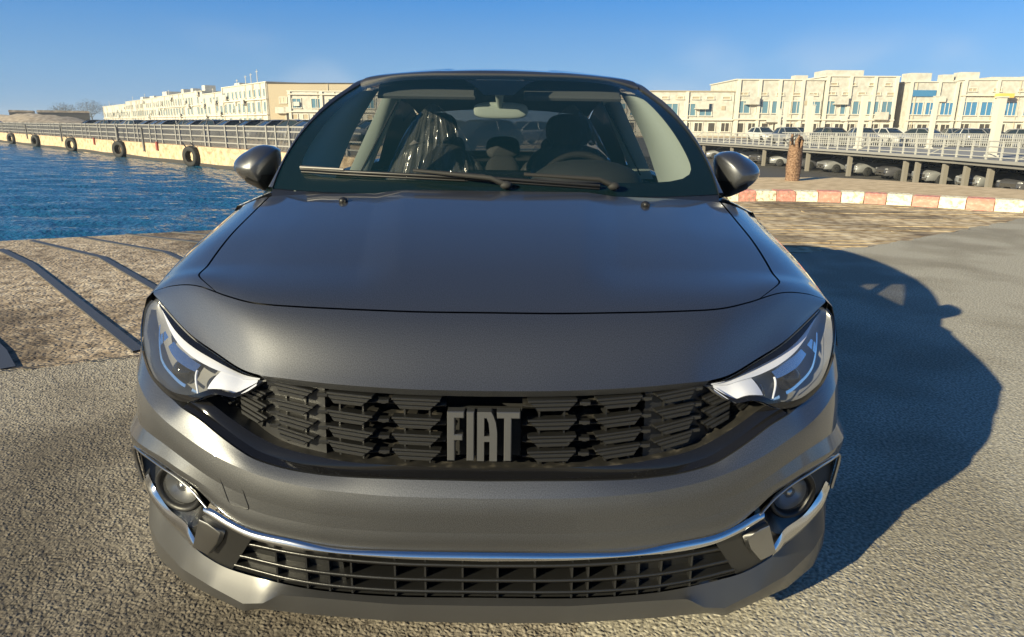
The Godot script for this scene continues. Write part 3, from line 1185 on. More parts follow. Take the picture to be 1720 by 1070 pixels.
func screen_patch(a0: float, a1: float, q0: float, q1: float, off: float, na := 24, nq := 12) -> Array:
	var rows := []
	for i in nq + 1:
		var row := PackedVector3Array()
		for j in na + 1:
			row.append(screen(lerpf(a0, a1, float(j) / na), lerpf(q0, q1, float(i) / nq), off))
		rows.append(row)
	return rows


func make_cabin(car: Node3D, inside: Vector3, hood_back: PackedVector3Array) -> void:
	ws_low = curve(mm([0, 992, -985, 200, 992, -994, 400, 990, -1025, 580, 988, -1078, 760, 992, -1140]), 9)
	ws_high = curve(lift(mm([0, 1374, -1715, 150, 1373, -1717, 300, 1371, -1724, 450, 1368, -1735, 582, 1354, -1754])), 9)
	var b := B.new()
	b.grid(screen_patch(-1, 1, 0.0, 1.0, 0.0, 48, 16), Vector3(0, 0.5, -2.5))
	var screen_o := obj("windscreen", b.mesh(), M.shield, car)
	# its black border, with round inner corners
	b = B.new()
	var outer := PackedVector3Array()
	var inner := PackedVector3Array()
	var k_n := 96
	for k in k_n + 1:
		var t := TAU * k / k_n
		var d := Vector2(cos(t), sin(t))
		var m := maxf(absf(d.x), absf(d.y))
		outer.append(screen(d.x / m, d.y / m * 0.5 + 0.5, -0.004))
		var e := pow(pow(absf(d.x), 9.0) + pow(absf(d.y), 9.0), 1.0 / 9.0)
		var iy := d.y / e
		inner.append(screen(d.x / e * 0.915, 0.5 + (0.455 * iy if iy > 0 else 0.41 * iy), -0.004))
	b.grid(between(outer, inner, 3), Vector3(0, 0.5, -2.5), 0, true)
	obj("black_border", b.mesh(), M.frit, screen_o)
	b = B.new()
	var rows := []
	for i in 7:
		var q := lerpf(0.95, 0.78, i / 6.0)
		var half := lerpf(0.24, 0.09, pow(i / 6.0, 0.7))
		var row := PackedVector3Array()
		for j in 13:
			row.append(screen(lerpf(-half, half, j / 12.0), q, -0.005))
		rows.append(row)
	b.grid(rows, Vector3(0, 0.5, -2.5))
	obj("sensor_patch", b.mesh(), M.frit, screen_o)
	# scuttle between bonnet and glass
	b = B.new()
	var front := PackedVector3Array()
	var back := PackedVector3Array()
	var edge := PackedVector3Array()
	for i in hood_back.size():
		front.append(hood_back[i] + Vector3(0, -0.012, 0.03))
		var a := -1.0 + 2.0 * i / (hood_back.size() - 1)
		back.append(screen(a, -0.01, 0.002))
		edge.append(hood_back[i] + Vector3(0, -0.006, -0.012))
	b.grid([front, edge, back], Vector3(0, 0.3, -1))
	obj("scuttle_panel", b.mesh(), M.black, car)
	make_wipers(car)
	# pillars beside the windscreen
	var out_l := mm([786, 990, -1165, 766, 1050, -1240, 735, 1167, -1405, 676, 1283, -1590, 622, 1345, -1720, 596, 1374, -1785, 580, 1390, -1880])
	var in_l := mm([749, 1000, -1128, 735, 1052, -1212, 703, 1168, -1385, 646, 1284, -1575, 592, 1346, -1708, 572, 1366, -1755, 552, 1392, -1860])
	var bk_l := mm([800, 975, -1230, 780, 1045, -1300, 748, 1160, -1470, 692, 1272, -1655, 640, 1332, -1780, 616, 1358, -1845, 600, 1376, -1910])
	out_l = curve(lift(out_l), 30)
	var head := in_l[in_l.size() - 1]
	in_l = PackedVector3Array()
	for i in 13:
		in_l.append(screen(1.0, i / 12.0, 0.004) + Vector3(0.001, 0, 0))
	in_l.append(head)
	in_l = curve(in_l, 30)
	bk_l = curve(lift(bk_l), 30)
	var rail := curve(lift(mm([580, 1390, -1880, 588, 1412, -2350, 580, 1398, -2950, 560, 1325, -3450, 545, 1180, -3850])), 40)
	var rail_out := curve(lift(mm([600, 1376, -1910, 608, 1394, -2350, 600, 1380, -2950, 580, 1305, -3450, 565, 1165, -3850])), 40)
	for s in [-1.0, 1.0]:
		b = B.new()
		var w := []
		for src in [shift(in_l, Vector3(0, -0.012, -0.004)), in_l, out_l, bk_l]:
			w.append(src if s > 0 else mirror(src))
		b.grid([w[0], w[1]], Vector3(0, 1.2, -3))
		b.grid(between(w[1], w[2], 3, Vector3(s * 0.003, 0.003, 0.002)), inside)
		b.grid([w[2], w[3]], inside)
		obj("windscreen_pillar", b.mesh(), M.paint, car)
		b = B.new()
		var rr := []
		for src in [rail, rail_out, shift(rail_out, Vector3(-0.02, -0.02, 0))]:
			rr.append(src if s > 0 else mirror(src))
		b.grid(rr, inside)
		obj("roof_rail", b.mesh(), M.paint, car)
	# roof with a slightly sunken middle
	b = B.new()
	var rf := []
	var edge_f := curve(lift(mm([0, 1380, -1722, 150, 1379, -1724, 300, 1377, -1731, 450, 1374, -1742, 574, 1364, -1762])), 33)
	for i in 31:
		var f := i / 30.0
		var z := lerpf(-1.74, -3.45, f)
		var yc := 1.412 + 0.004 + 0.075 * sin(PI * minf(0.5, f * 0.92 + 0.0)) - 0.06 * pow(maxf(0, f - 0.5) * 2.0, 2)
		var e := catmull(rail, clampf((absf(z) - 1.88) / (3.45 - 1.88), 0, 1) * 29.5)
		if f < 0.1:
			e = edge_f[32].lerp(e, f / 0.1)
		var row := PackedVector3Array()
		for j in 33:
			var x := e.x * j / 32.0
			var c := cos(PI * 0.5 * j / 32.0)
			var y := lerpf(e.y, yc, pow(c, 0.5))
			y -= 0.007 * (1.0 - smoothstep(0.225, 0.245, x)) * smoothstep(0.0, 0.15, f)
			row.append(Vector3(x, y, lerpf(edge_f[j].z, z, smoothstep(0.0, 0.12, f)) if f < 0.12 else z))
		if i == 0:
			row = edge_f
		rf.append(both(row))
	b.grid(rf, inside)
	b.grid([shift(rf[0], Vector3(0, -0.014, -0.002)), rf[0]], Vector3(0, 1, -3))
	obj("roof", b.mesh(), M.paint, car)
	# sides: door skins, glass, rear
	var shoulder := mm([884, 918, -1105, 880, 935, -1500, 876, 945, -2300, 868, 955, -3100, 835, 965, -3750, 760, 965, -4150])
	var waist := mm([908, 700, -1105, 915, 700, -1500, 918, 700, -2300, 915, 705, -3100, 890, 720, -3750, 820, 720, -4220])
	var sill := mm([880, 280, -1105, 885, 260, -1500, 888, 260, -2300, 885, 260, -3100, 860, 280, -3750, 790, 320, -4200])
	shoulder = curve(shoulder, 320)
	waist = curve(waist, 320)
	sill = curve(sill, 320)
	for s in [-1.0, 1.0]:
		for span in [["front_door", 0, 134], ["rear_door", 136, 231], ["rear_quarter", 233, 319]]:
			b = B.new()
			var sr := []
			for src in [shift(shoulder, Vector3(-0.05, 0.012, 0)), shoulder, waist, sill]:
				var row := PackedVector3Array()
				for k in range(span[1], span[2] + 1):
					row.append(src[k] * Vector3(s, 1, 1))
				sr.append(row)
			var fine := []
			for row_k in 13:
				var row := PackedVector3Array()
				for j in sr[0].size():
					row.append(catmull(PackedVector3Array([sr[0][j], sr[1][j], sr[2][j], sr[3][j]]), row_k / 4.0))
				fine.append(row)
			b.grid(fine, inside)
			var door := obj(span[0], b.mesh(), M.paint, car)
			if span[0] != "rear_quarter":
				b = B.new()
				var hz: float = shoulder[span[2] - 16].z
				b.tube(PackedVector3Array([Vector3(0.915 * s, 0.83, hz + 0.02), Vector3(0.935 * s, 0.832, hz + 0.06), Vector3(0.935 * s, 0.835, hz + 0.16), Vector3(0.915 * s, 0.835, hz + 0.2)]), 0.014)
				obj("door_handle", b.mesh(), M.paint, door)
		for span in [["side_window", 0.045, 0.30], ["side_window", 0.335, 0.60], ["side_window", 0.63, 0.76]]:
			b = B.new()
			var g := []
			for q in 5:
				var row := PackedVector3Array()
				for k in 13:
					var f := lerpf(span[1], span[2], k / 12.0)
					var lowp := catmull(shoulder, f * 319.0) + Vector3(-0.03, 0.012, 0)
					var z := lowp.z
					var hip: Vector3
					if z > -1.9:
						var fr := clampf((absf(z) - 1.24) / 0.66, 0, 1)
						hip = catmull(bk_l, pow(fr, 0.93) * 29.0)
					else:
						hip = catmull(rail_out, clampf((absf(z) - 1.91) / 1.94, 0, 1) * 39.0)
					var p := lowp.lerp(Vector3(hip.x - 0.004, hip.y - 0.004, z), q / 4.0)
					p.x += 0.012 * sin(PI * q / 4.0)
					row.append(p * Vector3(s, 1, 1))
				g.append(row)
			b.grid(g, Vector3(0, 1.1, -2.4))
			obj("side_window", b.mesh(), M.window, car)
		b = B.new()
		var post := []
		for f in [0.298, 0.337]:
			var p0 := catmull(shoulder, f * 319.0) + Vector3(-0.028, 0.01, 0)
			var h := catmull(rail_out, clampf((absf(p0.z) - 1.91) / 1.94, 0, 1) * 39.0)
			post.append(PackedVector3Array([p0 * Vector3(s, 1, 1), Vector3((p0.x + h.x) * 0.5 + 0.013, (p0.y + h.y) * 0.5, p0.z) * Vector3(s, 1, 1), h * Vector3(s, 1, 1)]))
		b.grid(post, Vector3(0, 1.1, -2.4))
		obj("door_pillar", b.mesh(), M.gloss, car)
		b = B.new()
		post = []
		for f in [0.745, 0.82, 0.90]:
			var p0 := catmull(shoulder, f * 319.0) + Vector3(-0.05, 0.01, 0)
			var h := catmull(rail_out, clampf((f - 0.585) / 0.315, 0, 1) * 39.0)
			post.append(PackedVector3Array([p0 * Vector3(s, 1, 1), p0.lerp(h, 0.5) * Vector3(s, 1, 1), h * Vector3(s, 1, 1)]))
		b.grid(post, Vector3(0, 1.1, -2.4))
		obj("rear_pillar", b.mesh(), M.paint, car)
		make_mirror(car, s)
	# tail
	b = B.new()
	var tail := []
	for q in [[1.0, 0], [0.97, 1], [0.97, 2], [0.94, 3]]:
		var p: Vector3 = [shoulder, shoulder, waist, sill][q[1]][319]
		var row := PackedVector3Array()
		for j in 21:
			var x := j / 20.0
			row.append(Vector3(p.x * x, p.y + (0.03 if q[1] == 0 else 0.0), p.z - 0.16 * cos(x * PI / 2) + (0.06 if q[1] == 0 else 0.0)))
		tail.append(both(row))
	b.grid(tail, inside)
	obj("tailgate", b.mesh(), M.paint, car)
	b = B.new()
	var top_r := PackedVector3Array()
	var bot_r := PackedVector3Array()
	for j in 17:
		var x := j / 16.0
		var e := catmull(rail, 29.5)
		top_r.append(Vector3(0.555 * x, 1.322 + 0.055 * cos(x * PI / 2), -3.455 - 0.01 * cos(x * PI / 2)))
		bot_r.append(Vector3(0.62 * x, 1.02, -4.05 - 0.06 * cos(x * PI / 2)))
	b.grid(between(both(top_r), both(bot_r), 6, Vector3(0, 0.02, -0.02)), Vector3(0, 1, -2.5))
	obj("rear_window", b.mesh(), M.dirty, car)
	b = B.new()
	var shelf := PackedVector3Array()
	for j in 17:
		var x := j / 16.0
		shelf.append(Vector3(0.74 * x, 0.985, -4.13 - 0.10 * cos(x * PI / 2)))
	b.grid([both(bot_r), both(shelf)], Vector3(0, 0.4, -3))
	obj("tailgate_top", b.mesh(), M.paint, car)
	make_interior(car)


func make_mirror(car: Node3D, s: float) -> void:
	# seen from the front the housing is a rounded wedge, wider at its outer end
	var ring := mm([815, 1112, 0, 838, 1124, 0, 880, 1126, 0, 922, 1108, 0, 960, 1085, 0, 981, 1057, 0, 972, 1026, 0, 944, 998, 0, 900, 976, 0, 862, 962, 0, 838, 978, 0, 822, 1022, 0, 813, 1075, 0, 815, 1112, 0])
	ring = curve(ring, 57)
	var apex := Vector3(0.885, 1.045, -1.285)
	var cap := B.new()
	var foot := B.new()
	var upper := []
	var lower := []
	var rings := [[0.0, 0.0], [0.14, 0.012], [0.28, 0.045], [0.42, 0.10], [0.56, 0.185], [0.70, 0.30], [0.81, 0.43], [0.90, 0.575], [0.96, 0.72], [0.99, 0.86], [1.0, 1.0], [0.99, 1.25], [0.95, 1.5]]
	for r in rings:
		var row := PackedVector3Array()
		for p in ring:
			var edge := Vector3(p.x, p.y, -1.37)
			var q := Vector3(lerpf(apex.x, edge.x, r[0]), lerpf(apex.y, edge.y, r[0]), lerpf(apex.z, -1.38 - 0.03 * (p.x - 0.8) / 0.18, r[1]))
			row.append(q * Vector3(s, 1, 1))
		upper.append(row)
	var full := []
	for row in upper:
		full.append(row)
	cap.grid(full, Vector3(0.885 * s, 1.045, -1.6), 0, true)
	var m := obj("door_mirror", cap.mesh(), M.paint, car)
	# black lower shell, a little proud of the cap
	for i in range(4, rings.size()):
		var row := PackedVector3Array()
		for k in range(30, 50):
			var p: Vector3 = upper[i][k]
			var f := sin(PI * (k - 30) / 19.0)
			var c := Vector3(0.885 * s, 1.045, -1.40)
			var low_y := 1.022 - 0.02 * (absf(p.x) - 0.9)
			var q := p + (p - c).normalized() * 0.004
			q.y = minf(q.y, low_y)
			row.append(q)
		lower.append(row)
	foot.grid(lower, Vector3(0.885 * s, 1.06, -1.6))
	obj("lower_shell", foot.mesh(), M.black, m)
	var b := B.new()
	b.grid(lump(Vector3(0.80 * s, 0.975, -1.40), Vector3(0.075, 0.028, 0.05)), Vector3(0.8 * s, 0.975, -1.4))
	obj("mirror_arm", b.mesh(), M.black, m)
	b = B.new()
	b.grid(lump(Vector3(0.896 * s, 1.045, -1.425), Vector3(0.075, 0.068, 0.006)), Vector3(0.896 * s, 1.045, -1.425))
	obj("mirror_glass", b.mesh(), M.chrome, m)


func make_wipers(car: Node3D) -> void:
	for q in [[-0.885, -0.13, 0.055, 0.045, -0.35], [-0.24, 0.44, 0.055, 0.50, 0.12]]:
		var pts := PackedVector3Array()
		for k in 15:
			var f := k / 14.0
			pts.append(screen(lerpf(q[0], q[1], f), lerpf(0.125, 0.085, f) if q[0] < -0.5 else lerpf(0.105, 0.045, f), 0.014))
		var b := B.new()
		b.tube(pts, 0.006, 0.006, 6)
		b.tube(shift(pts, Vector3(0, -0.010, -0.004)), 0.004, 0.004, 5)
		var w := obj("wiper", b.mesh(), M.black, car)
		b = B.new()
		var pv := screen(q[3], 0.04, 0.016)
		var mid := screen(q[4], 0.10 if q[0] < -0.5 else 0.085, 0.032)
		b.tube(PackedVector3Array([pv, pv + Vector3(-0.05, 0.022, 0.004), mid]), 0.011, 0.006, 6)
		b.grid(lump(pv, Vector3(0.02, 0.013, 0.016)), pv)
		obj("wiper_arm", b.mesh(), M.rubber, w)
		b = B.new()
		b.tube(PackedVector3Array([pts[0] + Vector3(0, 0.006, 0.004), pts[4] + Vector3(0, 0.006, 0.004)]), 0.006, 0.005, 6)
		obj("wiper_spine", b.mesh(), M.steel if q[0] < -0.5 else M.plastic, w)


func make_interior(car: Node3D) -> void:
	var b := B.new()
	# dashboard
	var rows := []
	for p in [[0.975, -1.02], [0.972, -1.3], [0.968, -1.55], [0.955, -1.68], [0.90, -1.74], [0.70, -1.72], [0.45, -1.66]]:
		var row := PackedVector3Array()
		for j in 25:
			var x := lerpf(-0.74, 0.74, j / 24.0)
			row.append(Vector3(x, p[0] - 0.02 * pow(absf(x) / 0.74, 3), p[1] - 0.10 * pow(absf(x) / 0.74, 2) * (1.0 if p[1] > -1.2 else 0.3)))
		rows.append(row)
	b.grid(rows, Vector3(0, 0.6, -1.3))
	var dash := obj("dashboard", b.mesh(), M.dash, car)
	b = B.new()
	b.grid(lump(Vector3(0.36, 0.965, -1.62), Vector3(0.235, 0.115, 0.16), Basis(), 0.9), Vector3(0.36, 0.965, -1.62))
	obj("instrument_hood", b.mesh(), M.dash, dash)
	b = B.new()
	b.prism(v2([-0.13, -0.06, 0.13, -0.06, 0.13, 0.075, -0.13, 0.075]), Transform3D(Basis(Vector3.RIGHT, 0.25), Vector3(0.0, 0.955, -1.72)), 0.03, 0.008)
	obj("centre_screen", b.mesh(), M.gloss, dash)
	# steering wheel
	b = B.new()
	var ring := PackedVector3Array()
	var tilt := Basis(Vector3.RIGHT, -0.40)
	var wc := Vector3(0.36, 0.915, -1.86)
	for k in 49:
		var a := TAU * k / 48
		ring.append(wc + tilt * Vector3(cos(a) * 0.185, sin(a) * 0.185, 0))
	b.tube(ring, 0.016, -1, 10, true)
	b.grid(lump(wc + tilt * Vector3(0, -0.01, 0.015), Vector3(0.085, 0.07, 0.03), tilt), wc)
	for a in [0.1, PI - 0.1, -PI / 2]:
		b.tube(PackedVector3Array([wc, wc + tilt * Vector3(cos(a) * 0.18, sin(a) * 0.18, 0)]), 0.018, 0.014, 8)
	obj("steering_wheel", b.mesh(), M.rubber, car)
	# floor, headlining, trims
	b = B.new()
	b.box(Vector3(0, 0.33, -2.4), Vector3(1.5, 0.03, 2.3))
	for s in [-1, 1]:
		b.box(Vector3(0.80 * s, 0.62, -2.4), Vector3(0.03, 0.6, 2.6))
	obj("cabin_floor", b.mesh(), M.cloth, car)
	b = B.new()
	rows = []
	for i in 9:
		var f := i / 8.0
		var row := PackedVector3Array()
		for j in 13:
			var x := lerpf(-0.55, 0.55, j / 12.0)
			row.append(Vector3(x, 1.366 + 0.055 * sin(PI * minf(0.5, f * 1.2)) - 0.115 * f * f - 0.035 * pow(x / 0.55, 2), lerpf(-1.76, -3.42, f)))
		rows.append(row)
	b.grid(rows, Vector3(0, 3, -2.5))
	obj("headlining", b.mesh(), M.head, car)
	for s in [-1.0, 1.0]:
		b = B.new()
		b.prism(v2([-0.2, -0.07, 0.2, -0.07, 0.2, 0.06, -0.2, 0.06]), Transform3D(Basis(Vector3.RIGHT, -0.9), Vector3(0.30 * s, 1.352, -1.79)), 0.018, 0.006)
		obj("sun_visor", b.mesh(), M.head, car)
		b = B.new()
		var o := curve(lift(mm([735, 985, -1165, 722, 1050, -1250, 694, 1165, -1425, 636, 1278, -1605, 582, 1335, -1735])), 20)
		var i2 := curve(lift(mm([600, 975, -1290, 588, 1050, -1385, 566, 1165, -1535, 528, 1272, -1685, 505, 1330, -1790])), 20)
		var k2 := curve(lift(mm([740, 960, -1300, 735, 1045, -1350, 712, 1155, -1490, 665, 1265, -1660, 620, 1330, -1790])), 20)
		var rr := []
		for src in [o, i2, k2]:
			rr.append(src if s > 0 else mirror(src))
		b.grid(rr, Vector3(s * 1.2, 1.1, -1.4))
		obj("pillar_trim", b.mesh(), M.trim, car)
		b = B.new()
		var lo := Vector3(0.80 * s, 0.95, -2.44)
		var hi := Vector3(0.585 * s, 1.375, -2.46)
		for z in [0.0]:
			b.grid([PackedVector3Array([lo + Vector3(-0.01 * s, 0, 0.055), hi + Vector3(-0.005 * s, 0, 0.045)]), PackedVector3Array([lo + Vector3(-0.10 * s, 0, 0.05), hi + Vector3(-0.085 * s, 0, 0.04)]), PackedVector3Array([lo + Vector3(-0.10 * s, 0, -0.05), hi + Vector3(-0.085 * s, 0, -0.04)]), PackedVector3Array([lo + Vector3(-0.03 * s, 0, -0.07), hi + Vector3(-0.02 * s, 0, -0.05)])], Vector3(s * 1.4, 1.1, -2.44))
		obj("door_pillar_trim", b.mesh(), M.trim, car)
		b = B.new()
		var belt := PackedVector3Array([hi + Vector3(-0.06 * s, -0.06, 0.03), lo + Vector3(-0.08 * s, 0.02, 0.05)])
		b.box((belt[0] + belt[1]) * 0.5, Vector3(0.006, belt[0].distance_to(belt[1]), 0.045), Basis(Vector3.BACK, atan2(belt[0].x - belt[1].x, belt[1].y - belt[0].y) + PI))
		obj("seat_belt", b.mesh(), M.cloth, car)
	# inner mirror
	b = B.new()
	b.grid(lump(Vector3(0.005, 1.268, -1.80), Vector3(0.115, 0.034, 0.018), Basis(), 0.6), Vector3(0, 1.268, -1.80))
	b.tube(PackedVector3Array([Vector3(0.0, 1.285, -1.79), Vector3(0.0, 1.34, -1.70)]), 0.012, 0.02, 8)
	obj("inner_mirror", b.mesh(), M.trim, car)
	# seats
	for q in [[-0.36, -2.42, 0.25, "seat"], [0.36, -2.42, 0.25, "seat"], [-0.36, -3.30, 0.27, "rear_seat"], [0.36, -3.30, 0.27, "rear_seat"], [0.0, -3.32, 0.13, "rear_seat"]]:
		var x: float = q[0]
		var z: float = q[1]
		var w: float = q[2]
		var rear: bool = q[3] == "rear_seat"
		b = B.new()
		b.grid(lump(Vector3(x, 0.52, z + 0.30), Vector3(w, 0.10, 0.30), Basis(), 0.6), Vector3(x, 0.52, z + 0.3))
		var bb := Basis(Vector3.RIGHT, -0.28)
		var top := 0.80 if not rear else 0.76
		b.grid(lump(Vector3(x, top, z - 0.06), Vector3(w, 0.32 if not rear else 0.26, 0.085), bb, 0.62), Vector3(x, top, z - 0.06))
		var seat := obj(q[3], b.mesh(), M.cloth, car)
		b = B.new()
		var hc := Vector3(x, 1.185 if not rear else 1.06, z - 0.155 - (0.0 if not rear else 0.02))
		b.grid(lump(hc, Vector3(0.125, 0.085, 0.05) * (1.0 if not rear else 0.9), bb, 0.7), hc)
		b.tube(PackedVector3Array([hc + Vector3(-0.05, 0, 0), hc + Vector3(-0.05, -0.16, 0.03)]), 0.006)
		b.tube(PackedVector3Array([hc + Vector3(0.05, 0, 0), hc + Vector3(0.05, -0.16, 0.03)]), 0.006)
		obj("headrest", b.mesh(), M.cloth, seat)
		if rear:
			continue
		# thin clear film thrown over the seat, in sharp folds
		var nz := FastNoiseLite.new()
		nz.seed = 5 + int(x * 10)
		nz.frequency = 5.0
		nz.fractal_type = FastNoiseLite.FRACTAL_RIDGED
		nz.fractal_octaves = 3
		var fr := []
		for i in 61:
			var f := i / 60.0
			var row := PackedVector3Array()
			for j in 61:
				var g := j / 60.0 * 2.0 - 1.0
				var half := lerpf(0.05, 0.37, pow(f, 0.6))
				var y := lerpf(1.315, 0.60, f)
				var fold := nz.get_noise_3d(g * 0.8 + 0.12 * f, y * 0.16, x) * 0.07 * (0.25 + f)
				var crown := sqrt(maxf(0.0, 1.0 - g * g * 0.9))
				row.append(Vector3(x + g * half + fold * 0.3, y - 0.05 * g * g * (1.0 - f), z - 0.20 + 0.16 * f + 0.12 * crown + fold))
			fr.append(row)
		b = B.new()
		b.grid(fr, Vector3(x, 0.8, z - 0.6))
		obj("protective_film", b.mesh(), M.film, seat)


# ---------------------------------------------------------------- the place
func plate(poly: PackedVector2Array, y: float, drop := 0.0, edges := []) -> ArrayMesh:
	# a flat sheet given in x and z, with upright faces of depth drop under the listed edges
	var p := poly.duplicate()
	var b := B.new()
	var ids := Geometry2D.triangulate_polygon(p)
	for q in range(0, ids.size(), 3):
		var t := [p[ids[q]], p[ids[q + 1]], p[ids[q + 2]]]
		if (t[1] - t[0]).cross(t[2] - t[0]) > 0:
			t = [t[0], t[2], t[1]]
		b.tri(Vector3(t[0].x, y, t[0].y), Vector3(t[1].x, y, t[1].y), Vector3(t[2].x, y, t[2].y))
	var ccw := not Geometry2D.is_polygon_clockwise(p)
	for e in edges:
		var a := p[e]
		var c := p[(e + 1) % p.size()]
		if ccw:
			b.quad(Vector3(a.x, y, a.y), Vector3(c.x, y, c.y), Vector3(c.x, y - drop, c.y), Vector3(a.x, y - drop, a.y))
		else:
			b.quad(Vector3(c.x, y, c.y), Vector3(a.x, y, a.y), Vector3(a.x, y - drop, a.y), Vector3(c.x, y - drop, c.y))
	return b.mesh()


const QUAY_A := Vector3(2.0, 0, -16.9)
const QUAY_B := Vector3(-51.6, 0, -74.5)


func quay(m: float, y := 0.0, off := 0.0) -> Vector3:
	# m metres along the far quay from its corner behind the car; off metres inland
	var d := (QUAY_B - QUAY_A).normalized()
	var nrm := Vector3(-d.z, 0, d.x)
	if nrm.z > 0:
		nrm = -nrm
	return QUAY_A + d * m + nrm * off + Vector3(0, y, 0)


func make_ground() -> void:
	# sheet of asphalt in front, the older road beyond it, the concrete edge of the quay
	var land := v2([-60, 22.4, -5.28, -6.03, -3.39, -6.9, 1.6, -9.2, 2.0, -16.9, 3.2, -16.9, 3.4, -15.3, 5.47, -15.1, 7.78, -15.28, 8.67, -14.32, 9.37, -13.31, 10.05, -12.18, 13, -9, 30, 4, 60, 40, -60, 40])
	struct("quay_ground", plate(land, 0.0, 3.0, [0, 1, 2, 3, 5, 6, 7, 8, 9, 10, 11, 12]), M.concrete)
	var asph := v2([-14, 3.2, -2.5, -2.02, -2.2, -2.1, -1.95, -2.22, 0.0, -2.9, 1.2, -3.6, 2.66, -5.3, 3.29, -5.55, 4.16, -6.03, 5.32, -6.87, 7.12, -8.16, 8.6, -8.55, 14, -4.0, 30, 8, 30, 34, -14, 34])
	# a ragged edge
	var rag := PackedVector2Array()
	var rng := RandomNumberGenerator.new()
	rng.seed = 4
	for i in asph.size():
		var a := asph[i]
		var c := asph[(i + 1) % asph.size()]
		var k := maxi(1, int(a.distance_to(c) / 0.12)) if i < 10 else 1
		for j in k:
			rag.append(a.lerp(c, float(j) / k) + (Vector2(rng.randf_range(-0.03, 0.03), rng.randf_range(-0.03, 0.03)) if i < 10 and j > 0 else Vector2.ZERO))
	struct("asphalt_ground", plate(rag, 0.022, 0.04, range(rag.size())), M.asphalt)
	# dirt-filled joint between the concrete and the tarmac
	var jb := B.new()
	var jl := PackedVector3Array()
	var jr := PackedVector3Array()
	for i in 60:
		var p := Vector2(-3.4, -1.62).lerp(Vector2(-1.7, -2.32), i / 59.0) + Vector2(rng.randf_range(-0.02, 0.02), rng.randf_range(-0.03, 0.03))
		var w := rng.randf_range(0.001, 0.014)
		jl.append(Vector3(p.x, 0.031, p.y - w))
		jr.append(Vector3(p.x, 0.031, p.y + w))
	jb.grid([jl, jr], Vector3(-2, -5, -2))
	struct("pavement_joint", jb.mesh(), M.dark)
	# the paler, finer road surface on the right
	var pale := v2([0.25, 3.0, 0.15, 1.2, 0.3, 0.6, 0.15, 0.0, 0.3, -1.0, 0.7, -2.4, 1.25, -3.66, 2.66, -5.3, 3.29, -5.55, 4.16, -6.03, 5.32, -6.87, 7.12, -8.16, 8.6, -8.55, 14, -4.0, 30, 8, 30, 34, 0.4, 34])
	rag = PackedVector2Array()
	for i in pale.size():
		var a := pale[i]
		var c := pale[(i + 1) % pale.size()]
		var k := maxi(1, int(a.distance_to(c) / 0.1)) if i < 13 else 1
		for j in k:
			rag.append(a.lerp(c, float(j) / k) + (Vector2(rng.randf_range(-0.04, 0.04), rng.randf_range(-0.04, 0.04)) if i < 13 else Vector2.ZERO))
	struct("road", plate(rag, 0.027), M.road)
	var back := v2([2.0, -16.9, -51.6, -74.5, -420, -469, -420, -900, 500, -900, 500, -76, 3.2, -76, 3.2, -16.9])
	struct("far_ground", plate(back, 0.0, 3.0, [0, 1, 6]), M.sand)
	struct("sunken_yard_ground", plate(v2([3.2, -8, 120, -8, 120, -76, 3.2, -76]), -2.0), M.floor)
	struct("sand_verge", plate(v2([3.3, -10.75, 5.0, -10.72, 5.7, -10.6, 6.3, -10.2, 7.0, -9.7, 7.5, -9.35, 9.5, -8.3, 12.5, -7.8, 13, -9.02, 10.02, -12.16, 9.36, -13.29, 8.66, -14.3, 7.77, -15.26, 5.47, -15.08, 3.42, -15.27]), 0.07), M.sand)
	# water
	var b := B.new()
	var nz := FastNoiseLite.new()
	nz.seed = 9
	nz.frequency = 0.30
	nz.fractal_octaves = 4
	nz.fractal_gain = 0.52
	nz.domain_warp_enabled = true
	nz.domain_warp_amplitude = 1.6
	nz.domain_warp_frequency = 0.25
	var rows := []
	for i in 300:
		var f := i / 299.0
		var dist := 5.5 * pow(16.0, f)
		var row := PackedVector3Array()
		var reach := 1.9 / dist
		if dist > 18.2:
			reach = (2.0 + 0.9306 * (18.157 - dist) + 2.0) / dist
		for j in 300:
			var a := lerpf(-1.05, reach, j / 299.0)
			var p := Vector3(dist * a, 0, -dist + 1.257)
			var amp := 0.11 / (1.0 + dist * 0.012)
			var h := nz.get_noise_2d(p.x * 0.6, p.z * 1.5)
			p.y = -1.0 + amp * (1.0 - 2.2 * absf(h)) - amp * 0.5
			row.append(p)
		rows.append(row)
	b.grid(rows, Vector3(0, -100, -30))
	b.quad(Vector3(-900, -1.03, -80), Vector3(-52, -1.03, -80), Vector3(-420, -1.03, -480), Vector3(-900, -1.03, -900))
	b.quad(Vector3(-300, -1.25, 30), Vector3(-6, -1.25, 30), Vector3(-6, -1.25, -80), Vector3(-300, -1.25, -80))
	struct("harbour_water", b.mesh(), M.sea)


